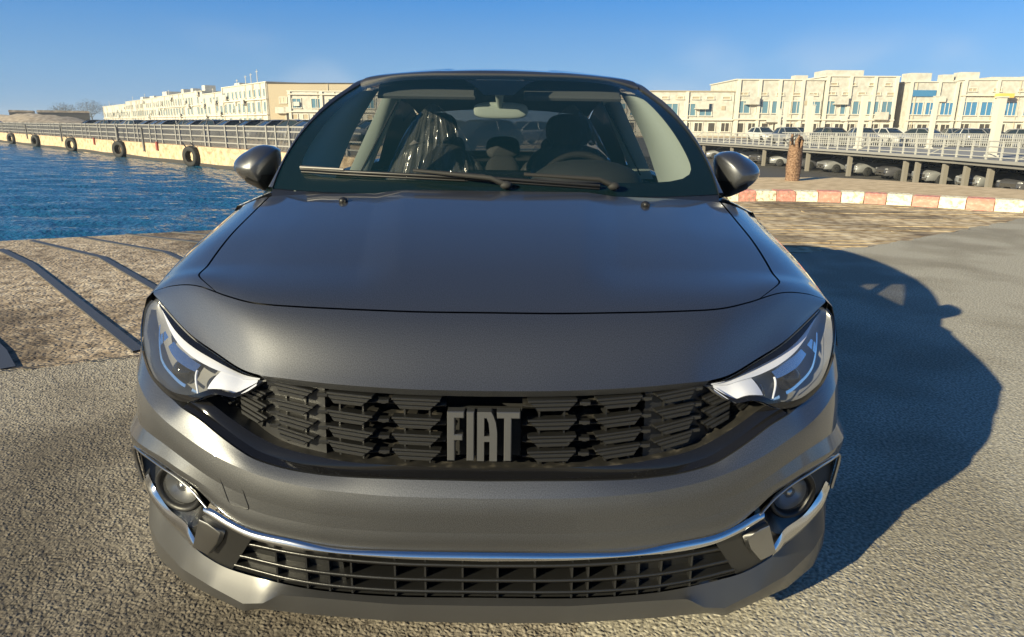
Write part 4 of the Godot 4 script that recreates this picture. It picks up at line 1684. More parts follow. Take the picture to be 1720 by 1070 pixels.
func make_strips() -> void:
	var names := [
		["long dark steel strip set in the concrete, ending nearest the headlight", [-4.91, -5.5, -4.15, -4.78, -1.99, -2.37], 0.030],
		["dark steel strip second along the quay, running behind the wing of the car", [-4.95, -6.03, -3.72, -5.12, -2.30, -3.50], 0.027],
		["dark steel strip third along the quay, bent halfway to the water", [-4.56, -6.27, -3.27, -5.41, -2.4, -4.4], 0.024],
		["thin dark steel strip fourth along the quay, close to the water", [-4.21, -6.51, -3.16, -5.97, -2.3, -5.3], 0.020],
		["thinnest dark steel strip at the quay edge beside the car", [-3.77, -6.68, -3.23, -6.46, -2.2, -5.9], 0.018],
		["stub of a dark steel strip at the left border of the picture", [-4.9, -4.5, -2.73, -2.35, -2.50, -2.08], 0.032],
	]
	for s in names:
		var p := v2(s[1])
		var w: float = s[2]
		var l := PackedVector3Array()
		var r := PackedVector3Array()
		for i in p.size():
			var d := (p[mini(i + 1, 2)] - p[maxi(i - 1, 0)]).normalized()
			var nn := Vector2(-d.y, d.x) * w
			l.append(Vector3(p[i].x + nn.x, 0.012, p[i].y + nn.y))
			r.append(Vector3(p[i].x - nn.x, 0.012, p[i].y - nn.y))
		var b := B.new()
		b.grid([l, r], Vector3(-3, -5, -4))
		b.grid([shift(l, Vector3(0, -0.03, 0)), l], Vector3(-3, -5, -4))
		b.grid([r, shift(r, Vector3(0, -0.03, 0))], Vector3(-3, -5, -4))
		var o := obj("steel_strip", b.mesh(), M.strip)
		tag(o, s[0], "strip", "steel strips set in the quay")


func make_planks() -> void:
	# worn boards between asphalt and kerb, each its own piece
	var rng := RandomNumberGenerator.new()
	rng.seed = 17
	var base := Node3D.new()
	base.name = "boarded_pavement"
	add_child(base)
	base.set_meta("kind", "structure")
	# limits of the boarded field: asphalt edge in front, kerb behind
	var fx := PackedFloat32Array([2.66, 3.29, 4.16, 5.32, 7.12, 8.2])
	var fz := PackedFloat32Array([-5.3, -5.55, -6.03, -6.87, -8.16, -8.5])
	var z := -5.35
	var mats := [M.plank]
	while z > -10.15:
		var wd := rng.randf_range(0.15, 0.24)
		# how far right this board may run before it meets the asphalt
		var right := 2.9
		for i in 5:
			if -z - 0.1 > -fz[i]:
				var f := clampf((-z - 0.1 + fz[i]) / (fz[i] - fz[i + 1]), 0, 1)
				right = lerpf(fx[i], fx[i + 1], f) + 0.3
		right = minf(right, lerpf(8.4, 5.8, clampf((-z - 8.4) / 1.7, 0, 1))) if -z > 8.4 else right
		var x := -0.6 - maxf(0.0, (-z - 8.4) * 0.0)
		if -z > 8.0:
			x = 1.8
		var tilt := 0.045
		while x < right - 0.1:
			var ln := minf(rng.randf_range(1.4, 3.2), right - x)
			var b := B.new()
			var c := Vector3(x + ln * 0.5, -0.014 + rng.randf_range(-0.006, 0.006), z - wd * 0.5 + tilt * (x + ln * 0.5 - 3.0))
			b.box(c, Vector3(ln - 0.012, 0.05, wd - rng.randf_range(0.022, 0.05)), Basis(Vector3.UP, -tilt + rng.randf_range(-0.006, 0.006)) * Basis(Vector3.RIGHT, rng.randf_range(-0.03, 0.03)))
			obj("plank", b.mesh(), mats[0], base)
			x += ln
		z -= wd


func make_kerb() -> void:
	var k := thing("painted_kerb", "low kerb painted in red and cream blocks along the sandy verge", "kerb")
	var pts := v2([0.9, -10.42, 1.3, -10.42, 1.7, -10.42, 2.1, -10.42, 2.5, -10.43, 2.9, -10.43, 3.3, -10.43, 3.62, -10.44, 3.95, -10.45, 4.25, -10.47, 4.6, -10.49, 4.93, -10.49, 5.28, -10.43, 5.62, -10.34, 5.94, -10.21, 6.23, -10.06, 6.54, -9.87, 6.83, -9.64, 7.12, -9.42, 7.42, -9.21, 7.75, -9.03, 8.1, -8.85, 8.5, -8.66, 8.9, -8.5, 9.3, -8.36, 9.75, -8.23, 10.2, -8.12, 10.7, -8.02, 11.2, -7.94, 11.7, -7.88, 12.2, -7.84])
	var rng := RandomNumberGenerator.new()
	rng.seed = 8
	for i in pts.size() - 1:
		var a := pts[i]
		var c := pts[i + 1]
		var d := (c - a).normalized()
		var inl := Vector2(d.y, -d.x) * 0.26
		var g := d * 0.006
		a += g
		c -= g
		var b := B.new()
		var h := 0.165 + rng.randf_range(-0.008, 0.008)
		var f := 0.035
		var n2 := inl.normalized() * f
		var low := [Vector3(a.x, -0.05, a.y), Vector3(c.x, -0.05, c.y)]
		var m := [Vector3(a.x + n2.x * 0.3, h - f, a.y + n2.y * 0.3), Vector3(c.x + n2.x * 0.3, h - f, c.y + n2.y * 0.3)]
		var t := [Vector3(a.x + n2.x * 1.4, h, a.y + n2.y * 1.4), Vector3(c.x + n2.x * 1.4, h, c.y + n2.y * 1.4)]
		var k2 := [Vector3(a.x + inl.x, h + 0.01, a.y + inl.y), Vector3(c.x + inl.x, h + 0.01, c.y + inl.y)]
		var q := [Vector3(a.x + inl.x, -0.05, a.y + inl.y), Vector3(c.x + inl.x, -0.05, c.y + inl.y)]
		var chain := [low, m, t, k2, q]
		for j in 4:
			b.quad(chain[j][0], chain[j][1], chain[j + 1][1], chain[j + 1][0])
		for e in 2:
			var o := [low[e], m[e], t[e], k2[e], q[e]]
			for j in range(1, 4):
				if e == 1:
					b.tri(o[0], o[j + 1], o[j])
				else:
					b.tri(o[0], o[j], o[j + 1])
		obj("kerb_block", b.mesh(), M.kerb_red if i % 2 == 0 else M.kerb_white, k)


func make_post() -> void:
	var o := thing("mooring_post", "rusty brown mooring post with split top and wires behind the kerb", "post", Vector3(6.35, 0.05, -14.2))
	var b := B.new()
	var rows := []
	var nz := FastNoiseLite.new()
	nz.seed = 3
	nz.frequency = 3.0
	for i in 15:
		var y := i / 14.0 * 0.80 - 0.06
		var row := PackedVector3Array()
		for j in 17:
			var a := TAU * j / 16
			var r := 0.155 - 0.012 * y + nz.get_noise_3d(cos(a) * 0.3, y * 0.4, sin(a) * 0.3) * 0.035
			row.append(Vector3(cos(a) * r, y + (0.05 * sin(a * 3.0) if i == 14 else 0.0), sin(a) * r))
		rows.append(row)
	b.grid(rows, Vector3(0, 0.4, 0), 0, true)
	for j in 16:
		b.tri(Vector3(0, 0.66, 0), rows[14][j + 1], rows[14][j])
	obj("trunk", b.mesh(), M.rust, o)
	var rng := RandomNumberGenerator.new()
	rng.seed = 12
	for k in 5:
		b = B.new()
		var a := TAU * k / 5 + 0.4
		var p := Vector3(cos(a) * 0.09, 0.66, sin(a) * 0.09)
		b.tube(PackedVector3Array([p, p + Vector3(rng.randf_range(-0.03, 0.03), 0.2, 0), p + Vector3(rng.randf_range(-0.05, 0.05), rng.randf_range(0.30, 0.42), 0.02)]), 0.055, 0.025, 7)
		obj("splinter", b.mesh(), M.rust, o)
	for k in 5:
		b = B.new()
		var pts := PackedVector3Array()
		var sx := rng.randf_range(0.5, 1.2) * (1 if k % 2 else -1)
		for i in 13:
			var f := i / 12.0
			pts.append(Vector3(sx * 0.17 * sin(PI * f) + 0.04 * sin(f * 9.0 + k), 0.60 + 0.45 * f + 0.05 * sin(f * 5.0), 0.12 * cos(f * 4.0 + k)))
		b.tube(pts, 0.012, 0.010, 5)
		obj("wire", b.mesh(), M.steel, o)


func make_far_quay() -> void:
	# coping and wall face of the far side
	var wall := thing("quay_wall", "long sunlit ochre concrete quay wall across the water", "wall")
	var b := B.new()
	var rows := []
	for p in [[-1.6, 0.0], [0.0, 0.0], [0.02, 0.03], [0.02, 0.9]]:
		var row := PackedVector3Array()
		for k in 60:
			row.append(quay(8.0 + k * 2.6, p[0], p[1] - 0.02))
		rows.append(row)
	b.grid(rows, quay(70, -1, 4))
	obj("wall", b.mesh(), M.quay, wall)
	b = B.new()
	rows = []
	for p in [[-1.02, -0.03], [-0.86, -0.05], [-0.80, -0.03]]:
		var row := PackedVector3Array()
		for k in 60:
			row.append(quay(8.0 + k * 2.6, p[0] + 0.03 * sin(k * 1.7), p[1]))
		rows.append(row)
	b.grid(rows, quay(70, -1, 4))
	obj("waterline_band", b.mesh(), M.dark, wall)
	var along := (QUAY_B - QUAY_A).normalized()
	var face := Basis(along, Vector3.UP, along.cross(Vector3.UP))
	# tyres hung on the wall
	var words := ["largest tyre fender on the ochre wall, nearest the door mirror", "second tyre fender from the car along the ochre wall", "middle one of the tyre fenders on the ochre wall", "fourth tyre fender from the car, left of the middle one", "farthest tyre fender at the left border of the picture"]
	var spots := [Vector3(-17.11, 0, -35.55), Vector3(-25.82, 0, -44.84), Vector3(-34.39, 0, -54.14), Vector3(-43.15, 0, -64.04), Vector3(-51.13, 0, -72.78)]
	for i in 5:
		var m: float = (spots[i] - QUAY_A).dot(along)
		var t := thing("tyre_fender", words[i], "tyre", quay(m, -0.5, -0.26), 0.0, "tyre fenders hung along the quay wall")
		t.basis = face * Basis(Vector3.UP, 0.35 + 0.1 * (i % 3))
		b = B.new()
		b.lathe([[0.30, -0.16], [0.44, -0.19], [0.53, -0.15], [0.55, 0.0], [0.53, 0.15], [0.44, 0.19], [0.30, 0.16], [0.27, 0.0], [0.30, -0.16]], Transform3D(Basis(Vector3.RIGHT, PI / 2), Vector3.ZERO), 36)
		obj("tyre", b.mesh(), M.rubber, t)
		b = B.new()
		for s in [-1, 1]:
			b.tube(PackedVector3Array([Vector3(0.30 * s + 0.1, 0.72, -0.16), Vector3(0.36 * s, 0.30, 0.14), Vector3(0.34 * s, -0.1, 0.2)]), 0.035, 0.03, 6)
		obj("hanging_chain", b.mesh(), M.steel, t)
	# pipes and rust-red ladders on the wall
	var pipes := [[242, 34.9, 1], [302, 29.6, 0], [332, 27.4, 2], [63, 0, 0], [190, 0, 2], [120, 0, 0]]
	var pm := [40.2, 35.0, 32.6, 70.0, 46.2, 56.0]
	var pw := ["grey upright pipe running down the ochre wall into the water", "short dark pipe over the largest tyre fender", "rust red bracket under a fence post by the door mirror", "short dark pipe between the two farthest tyres", "rust red bracket right of the second tyre", "short dark pipe right of the middle tyre"]
	for i in 6:
		b = B.new()
		var lowy: float = [-1.1, -0.5, -0.38, -0.4, -0.42, -0.35][i]
		b.tube(PackedVector3Array([quay(pm[i], 0.9, -0.08), quay(pm[i], lowy, -0.08)]), 0.07 if i else 0.085, -1, 8)
		if pipes[i][2] == 2:
			b = B.new()
			b.box(quay(pm[i], -0.12, -0.06), Vector3(0.24, 0.5, 0.1), face)
		var o := obj("wall_bracket" if pipes[i][2] == 2 else "wall_pipe", b.mesh(), M.hull if pipes[i][2] == 2 else M.steel)
		tag(o, pw[i], "bracket" if pipes[i][2] == 2 else "pipe")
	# fence
	var fence := thing("quay_fence", "low grey post and rail fence along the far quay", "fence")
	for k in 58:
		b = B.new()
		var m := 12.0 + k * 1.45 + 0.5 * sin(k * 2.3)
		b.box(quay(m, 0.56, 0.35), Vector3(0.12, 1.12, 0.12), face)
		obj("post", b.mesh(), M.fence, fence)
		if k % 7 == 3:
			b = B.new()
			b.tube(PackedVector3Array([quay(m, 1.0, 0.3), quay(m + 1.2, 0.05, 0.5)]), 0.04, -1, 5)
			obj("brace", b.mesh(), M.fence, fence)
	b = B.new()
	for k in 640:
		b.box(quay(12.0 + k * 0.135, 0.55, 0.36), Vector3(0.03, 0.98, 0.03), face)
	obj("infill_bars", b.mesh(), M.fence, fence).set_meta("kind", "stuff")
	for y in [0.25, 0.55, 0.86, 1.06]:
		b = B.new()
		b.box(quay(55.0, y, 0.35), Vector3(88.0, 0.06, 0.05), face)
		obj("rail", b.mesh(), M.fence, fence)
	var kinds := [M.silver, M.carwhite, M.cardark]
	var rng := RandomNumberGenerator.new()
	rng.seed = 31
	var side := ["silver", "white", "dark grey"]
	var marks := [["the largest tyre", 23.0], ["the second tyre", 38.0], ["the middle tyre", 51.6], ["the fourth tyre", 65.4], ["the farthest tyre", 77.4]]
	for i in 22:
		var kind: int = [0, 2, 0, 2, 1, 0, 2][rng.randi() % 7]
		var m := 14.0 + i * 3.3
		far_car(kind, quay(m, 0.0, 8.5 + rng.randf() * 0.8), atan2(along.x, along.z) + (PI / 2 if rng.randf() < 0.85 else 0.1), "%s car of the front fence row, %s" % [side[kind], beside(m, marks, 3.3, "right of", "left of")], "cars parked behind the quay fence")
	for i in 14:
		var kind := rng.randi() % 2
		var m := 16.0 + i * 5.3
		far_car(kind, quay(m, 0.0, 19.0), atan2(along.x, along.z) + PI / 2, "%s car of the back fence row, %s" % [side[kind], beside(m, marks, 5.3, "right of", "left of")], "cars parked behind the quay fence")


func beside(x: float, marks: Array, step: float, below: String, above: String) -> String:
	var best: Array = marks[0]
	for q in marks:
		if absf(q[1] - x) < absf(best[1] - x):
			best = q
	var k := int(round((x - best[1]) / step))
	var words := ["one car", "two cars", "three cars", "four cars", "five cars", "six cars", "seven cars", "eight cars", "nine cars", "ten cars", "eleven cars", "twelve cars"]
	if k == 0:
		return "straight behind " + best[0]
	return "%s %s %s" % [words[mini(absi(k) - 1, 11)], below if k < 0 else above, best[0]]


var car_kinds := []


func far_car(kind: int, at: Vector3, turn: float, label: String, group: String) -> Node3D:
	if car_kinds.is_empty():
		for m in [M.silver, M.carwhite, M.cardark]:
			car_kinds.append(build_far_car(m))
	var proto: Node3D = car_kinds[kind]
	if not proto.has_meta("label"):
		proto.name = numbered("distant_car")
		add_child(proto)
		proto.position = at
		proto.rotation.y = turn
		tag(proto, label, "car", group)
		return proto
	return dup(proto, "distant_car", label, "car", group, at, turn)


func build_far_car(paint: Material) -> Node3D:
	var o := Node3D.new()
	var b := B.new()
	# stations: z, half width, belt height, top of the panel
	var rows := []
	for st in [[2.08, 0.55, 0.45, 0.55], [2.05, 0.74, 0.62, 0.70], [1.7, 0.84, 0.72, 0.80], [0.9, 0.87, 0.88, 0.95], [0.0, 0.87, 0.90, 0.97], [-1.2, 0.87, 0.93, 0.99], [-1.8, 0.85, 0.95, 1.0], [-2.05, 0.78, 0.85, 0.95], [-2.1, 0.60, 0.5, 0.6]]:
		var r := PackedVector3Array()
		for q in [[-0.9, 0.25], [-1.0, 0.42], [-1.0, st[2] * 0.8], [-0.95, st[2]], [-0.75, st[3]], [0.0, st[3] + 0.02], [0.75, st[3]], [0.95, st[2]], [1.0, st[2] * 0.8], [1.0, 0.42], [0.9, 0.25]]:
			r.append(Vector3(q[0] * st[1], q[1], st[0]))
		rows.append(r)
	b.grid(rows, Vector3(0, 0.4, 0))
	for e in [0, 8]:
		for j in 10:
			b.tri(Vector3(0, 0.5, rows[e][0].z), rows[e][j], rows[e][j + 1])
	obj("body", b.mesh(), paint, o)
	b = B.new()
	rows = []
	for st in [[0.95, 0.70, 0.96, 0.0], [0.2, 0.72, 1.40, 0.55], [-0.6, 0.72, 1.44, 0.58], [-1.4, 0.72, 1.38, 0.55], [-1.95, 0.70, 0.98, 0.0]]:
		var r := PackedVector3Array()
		var tw: float = st[3] if st[3] > 0 else 0.62
		for q in [[-0.78, 0.93], [-tw, st[2] - 0.04], [-tw * 0.8, st[2]], [tw * 0.8, st[2]], [tw, st[2] - 0.04], [0.78, 0.93]]:
			r.append(Vector3(q[0], q[1], st[0]))
		rows.append(r)
	b.grid(rows, Vector3(0, 0.8, -0.5))
	obj("glass", b.mesh(), M.carglass, o)
	b = B.new()
	b.grid([PackedVector3Array([Vector3(-0.5, 1.405, 0.22), Vector3(0, 1.43, 0.22), Vector3(0.5, 1.405, 0.22)]), PackedVector3Array([Vector3(-0.53, 1.45, -0.6), Vector3(0, 1.47, -0.6), Vector3(0.53, 1.45, -0.6)]), PackedVector3Array([Vector3(-0.5, 1.39, -1.42), Vector3(0, 1.41, -1.42), Vector3(0.5, 1.39, -1.42)])], Vector3(0, 0.5, -0.5))
	for s in [-1, 1]:
		b.tube(PackedVector3Array([Vector3(0.72 * s, 0.95, 0.98), Vector3(0.56 * s, 1.39, 0.2), Vector3(0.58 * s, 1.43, -0.6), Vector3(0.56 * s, 1.37, -1.4), Vector3(0.72 * s, 0.97, -1.95)]), 0.04, -1, 6)
		b.tube(PackedVector3Array([Vector3(0.79 * s, 0.95, -0.5), Vector3(0.585 * s, 1.42, -0.55)]), 0.035, -1, 6)
	obj("roof", b.mesh(), paint, o)
	for q in [[-0.78, 1.3], [0.78, 1.3], [-0.78, -1.35], [0.78, -1.35]]:
		b = B.new()
		b.lathe([[0.05, -0.10], [0.30, -0.11], [0.32, 0.0], [0.30, 0.11], [0.05, 0.10]], Transform3D(Basis(Vector3.BACK, -signf(q[0]) * PI / 2), Vector3(q[0], 0.32, q[1])), 18)
		obj("wheel", b.mesh(), M.rubber, o)
	for s in [-1, 1]:
		b = B.new()
		b.grid(lump(Vector3(0.58 * s, 0.66, 1.98), Vector3(0.17, 0.07, 0.09)), Vector3(0.58 * s, 0.66, 1.98))
		obj("headlight", b.mesh(), M.carlamp, o)
	b = B.new()
	b.box(Vector3(0, 0.52, 2.07), Vector3(0.9, 0.16, 0.06))
	b.box(Vector3(0, 0.33, 2.06), Vector3(1.2, 0.1, 0.06))
	obj("grille", b.mesh(), M.dark, o)
	return o


func make_deck() -> void:
	# raised parking deck on the right, its long side towards the viewer
	var deck := thing("parking_deck", "grey concrete parking deck at street level over the sunken yard", "parking deck")
	var b := B.new()
	var poly := v2([18.5, -75.5, 19.6, -72.5, 21.2, -63.4, 21.9, -56.2, 23.25, -44.6, 23.8, -36.1, 23.6, -30.7, 22.6, -18, 90, -18, 90, -75.5])
	var top := plate(poly, -0.28, 0.15, [0, 1, 2, 3, 4, 5, 6, 7])
	obj("slab", top, M.deck, deck)
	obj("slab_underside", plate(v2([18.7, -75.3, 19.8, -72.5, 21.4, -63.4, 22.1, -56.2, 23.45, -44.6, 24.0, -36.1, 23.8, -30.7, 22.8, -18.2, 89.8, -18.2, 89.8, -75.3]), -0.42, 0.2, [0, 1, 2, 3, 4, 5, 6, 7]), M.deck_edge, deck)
	var edge := mm([18500, -280, -75500, 19600, -280, -72500, 21200, -280, -63400, 21900, -280, -56200, 23250, -280, -44600, 23800, -280, -36100, 23600, -280, -30700, 22600, -280, -18000])
	var line := curve(edge, 100)
	var rng := RandomNumberGenerator.new()
	rng.seed = 77
	# pillars under the edge
	for k in [8, 18, 29, 41, 50, 60, 61.9, 66, 69, 72.2, 78, 84, 92]:
		b = B.new()
		var p: Vector3 = catmull(line, k) + Vector3(0.45, 0, 0)
		b.box(p + Vector3(0, -1.02, 0), Vector3(0.24, 1.4, 0.24))
		obj("pillar", b.mesh(), M.pier, deck)
		b = B.new()
		b.box(p + Vector3(7, -1.02, 0.5), Vector3(0.24, 1.4, 0.24))
		obj("pillar", b.mesh(), M.pier, deck)
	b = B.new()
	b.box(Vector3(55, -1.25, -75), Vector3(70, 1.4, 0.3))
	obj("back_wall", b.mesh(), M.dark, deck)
	# rails on the edge: each post a part
	var fence := thing("deck_railing", "white railing of posts and rails along the edge of the parking deck", "railing")
	for k in range(0, 100, 2):
		b = B.new()
		b.box(line[k] + Vector3(0.15, 0.45, 0), Vector3(0.08, 0.9, 0.08))
		obj("post", b.mesh(), M.rail, fence)
		if k % 12 == 4:
			b = B.new()
			b.tube(PackedVector3Array([line[k] + Vector3(0.15, 0.05, 0), line[mini(k + 4, 99)] + Vector3(0.15, 0.85, 0)]), 0.03, -1, 5)
			obj("brace", b.mesh(), M.rail, fence)
	for y in [0.12, 0.36, 0.62, 0.88]:
		b = B.new()
		b.tube(shift(line, Vector3(0.15, y, 0)), 0.03, -1, 5)
		obj("rail", b.mesh(), M.rail, fence)
	# cars in the yard below
	var tone := ["silver", "white", "dark grey"]
	var spots := [[7, 0], [15, 1], [22, 2], [29, 0], [36, 2], [42, 0], [48, 0], [54, 2], [60, 0], [66, 0], [72, 2], [78, 0], [84, 0], [90, 2]]
	var marks2 := [["the rusty post", 40.0], ["the paired pillars", 61.0]]
	for i in spots.size():
		var p: Vector3 = line[spots[i][0]] + Vector3(3.0, -1.72, 0.4)
		var kind: int = spots[i][1]
		far_car(kind, p, -PI / 2 + rng.randf_range(-0.35, 0.35), "%s car under the deck edge, %s" % [tone[kind], beside(spots[i][0], marks2, 6.0, "left of", "right of")], "cars parked under the deck")
	for i in 6:
		far_car(i % 2, Vector3(33.0 + (i % 2), -2.0, -60.0 + i * 7.4), -PI / 2 + rng.randf_range(-0.2, 0.2), "%s car deep under the deck, %s" % [tone[i % 2], ["behind the door mirror", "behind the rusty post", "just right of the rusty post", "left of the paired pillars", "right of the paired pillars", "by the right border"][i]], "cars parked under the deck")
	# cars on the deck
	var marks3 := [["the stout mast", 25.6], ["the rusty post", 31.0], ["the tall mast", 43.0], ["the right border", 52.0]]
	for i in 20:
		var kind: int = [0, 2, 0, 1, 0][i % 5]
		var x := 24.5 + i * 2.9
		far_car(kind, Vector3(x, -0.276, -60.0 + 0.6 * (i % 3)), (PI if i % 4 == 1 else 0.0) + rng.randf_range(-0.3, 0.3), "%s car in the deck's front row, %s" % [tone[kind], beside(x * 1.0, marks3, 2.9, "left of", "right of")], "cars parked on top of the deck")
	var inner := thing("inner_railing", "second white railing across the deck, before the parked cars", "railing")
	for k in 40:
		var b2 := B.new()
		b2.box(Vector3(23.0 + k * 1.3, 0.25, -56.5 + 0.02 * k), Vector3(0.07, 1.05, 0.07))
		obj("post", b2.mesh(), M.rail, inner)
	var bars := B.new()
	for k in 300:
		bars.box(Vector3(23.0 + k * 0.173, 0.25, -56.5 + 0.0026 * k), Vector3(0.06, 0.95, 0.03))
	obj("infill_bars", bars.mesh(), M.rail, inner).set_meta("kind", "stuff")
	for y in [0.05, 0.4, 0.76]:
		var b2 := B.new()
		b2.box(Vector3(48.5, y, -56.1), Vector3(52, 0.06, 0.05), Basis(Vector3.UP, -0.015))
		obj("rail", b2.mesh(), M.rail, inner)
	var marks4 := [["the low house", 25.0], ["the tall house", 34.0], ["the penthouse", 44.0], ["the blue panel", 51.0], ["the yellow awning", 59.0]]
	for i in 14:
		var kind: int = [1, 0, 0, 1][i % 4]
		var x := 22.0 + i * 2.75
		far_car(kind, Vector3(x * 1.2, -0.276, -71.5 + (i % 2) * 0.5), rng.randf_range(-0.2, 0.2), "%s car in the deck's back row, %s" % [tone[kind], beside(x * 1.45, marks4, 4.0, "left of", "right of")], "cars parked on top of the deck")
	# white masts: px column, distance, height
	var masts := [[23.8, -60.8, 3.3, 0.28, "white mast at the left end of the deck near the car's pillar"], [26.2, -60.9, 3.0, 0.25, "second white mast from the left end of the deck"], [22.3, -58.0, 2.6, 0.22, "short white mast before the lower cream house"], [21.5, -50.5, 3.4, 0.34, "stout white mast left of the rusty post"], [21.6, -43.0, 3.1, 0.30, "white mast right of the rusty post"], [25.5, -42.2, 3.0, 0.24, "thin white mast before the middle of the tall cream house"], [21.3, -30.3, 2.5, 0.34, "tall white mast on the deck before the house with the blue sign"], [26.5, -34.5, 2.6, 0.24, "white mast right of the tall one"], [22.4, -25.6, 1.7, 0.22, "low white mast by the right border of the picture"], [30.0, -50.0, 2.4, 0.2, "thin grey mast between two houses at the back"], [33.0, -42.0, 2.2, 0.2, "thin white mast in front of the rightmost house"]]
	for q in masts:
		b = B.new()
		var c := Vector3(q[0] * 1.2, -0.276, q[1] * 1.18)
		var h: float = q[2] * 1.2
		b.box(c + Vector3(0, h * 0.5, 0), Vector3(q[3], h, q[3]))
		b.box(c + Vector3(0, h + 0.03, 0), Vector3(q[3] + 0.1, 0.06, q[3] + 0.1))
		b.box(c + Vector3(0, 0.07, 0), Vector3(q[3] + 0.14, 0.14, q[3] + 0.14))
		tag(obj("white_mast", b.mesh(), M.white), q[4], "mast", "white masts on the parking deck")


func house(called: String, label: String, a: Vector3, c: Vector3, depth: float, h: float, floors: Array, opt := {}) -> Node3D:
	# front from a to c seen from outside, left to right; floors list [sill, head, windows, width, pane material]
	var o := thing(called, label, "building")
	var d := (c - a).normalized()
	var bs := Basis(d, Vector3.UP, d.cross(Vector3.UP))
	var ln := a.distance_to(c)
	var at := func(x: float, y: float, z: float) -> Vector3: return a + d * x + Vector3(0, y, 0) + bs.z * z
	var b := B.new()
	b.box(at.call(ln * 0.5, h * 0.5, -depth * 0.5), Vector3(ln, h, depth), bs)
	obj("wall", b.mesh(), opt.get("wall", M.cream), o)
	b = B.new()
	b.box(at.call(ln * 0.5, h + 0.06, -depth * 0.5), Vector3(ln + 0.3, 0.12, depth + 0.3), bs)
	obj("roof", b.mesh(), opt.get("roof", M.white), o)
	var rng := RandomNumberGenerator.new()
	rng.seed = int(ln * 100 + h * 10)
	for f in floors:
		var cnt: int = f[2]
		var pitch := ln / cnt
		for i in cnt:
			if rng.randf() < opt.get("gaps", 0.0):
				continue
			var w: float = f[3] * rng.randf_range(0.85, 1.1)
			var x := pitch * (i + 0.5) + rng.randf_range(-0.08, 0.08) * pitch
			var hh: float = f[1] - f[0]
			b = B.new()
			var t := 0.10
			b.box(at.call(x, f[1] + t * 0.5, 0.03), Vector3(w + 2 * t, t, 0.12), bs)
			b.box(at.call(x, f[0] - t * 0.5, 0.06), Vector3(w + 2.6 * t, t, 0.2), bs)
			for s in [-1, 1]:
				b.box(at.call(x + s * (w + t) * 0.5, (f[0] + f[1]) * 0.5, 0.03), Vector3(t, hh, 0.12), bs)
			if w > 0.9:
				for k in int(w / 0.75):
					b.box(at.call(x - w * 0.5 + w * (k + 1) / (int(w / 0.75) + 1), (f[0] + f[1]) * 0.5, 0.03), Vector3(0.07, hh, 0.08), bs)
			var win := obj("window", b.mesh(), M.white, o)
			b = B.new()
			b.box(at.call(x, (f[0] + f[1]) * 0.5, 0.005), Vector3(w, hh, 0.04), bs)
			obj("pane", b.mesh(), f[4] if f.size() > 4 else M.pane, win)
	for x in opt.get("pilasters", []):
		b = B.new()
		b.box(at.call(ln * x, h * 0.5, 0.10), Vector3(0.36, h - 0.01, 0.2), bs)
		obj("pilaster", b.mesh(), M.white, o)
	for y in opt.get("ledges", []):
		b = B.new()
		b.box(at.call(ln * 0.5, y, 0.12), Vector3(ln + 0.1, 0.16, 0.36), bs)
		obj("ledge", b.mesh(), M.white, o)
	for q in opt.get("tops", []):
		# boxes on the roof: place along the front, width, height, depth
		b = B.new()
		b.box(at.call(ln * q[0], h + 0.12 + q[2] * 0.5, -q[3]), Vector3(q[1], q[2], q[1] * 0.8), bs)
		obj("roof_box", b.mesh(), M.cream, o)
	for k in int(ln / 2.2):
		var x := ln * (k + rng.randf_range(0.1, 0.9)) / int(ln / 2.2)
		var y := rng.randf_range(0.25, 0.97) * (h - 0.4)
		var kind := rng.randi() % 4
		b = B.new()
		if kind == 0:
			b.box(at.call(x, y, 0.16), Vector3(0.8, 0.55, 0.32), bs)
			obj("air_conditioner", b.mesh(), M.white, o)
		elif kind == 1:
			b.box(at.call(x, h * 0.5, 0.06), Vector3(0.09, h - 0.1, 0.09), bs)
			obj("downpipe", b.mesh(), M.beige_pale, o)
		elif kind == 2:
			b.box(at.call(x, y, 0.3), Vector3(1.7, 0.12, 0.6), bs)
			b.box(at.call(x, y + 0.45, 0.57), Vector3(1.7, 0.8, 0.05), bs)
			obj("balcony", b.mesh(), M.cream, o)
		else:
			b.box(at.call(x, y, 0.03), Vector3(0.5, 0.5, 0.08), bs)
			obj("vent", b.mesh(), M.beige, o)
	for q in opt.get("aerials", []):
		b = B.new()
		b.tube(PackedVector3Array([at.call(ln * q[0], h + 0.1, -0.6), at.call(ln * q[0], h + q[1], -0.6)]), 0.07, 0.05, 5)
		b.tube(PackedVector3Array([at.call(ln * q[0] - 0.6, h + q[1] * 0.85, -0.6), at.call(ln * q[0] + 0.6, h + q[1] * 0.85, -0.6)]), 0.04, -1, 4)
		obj("aerial", b.mesh(), M.white, o)
	return o


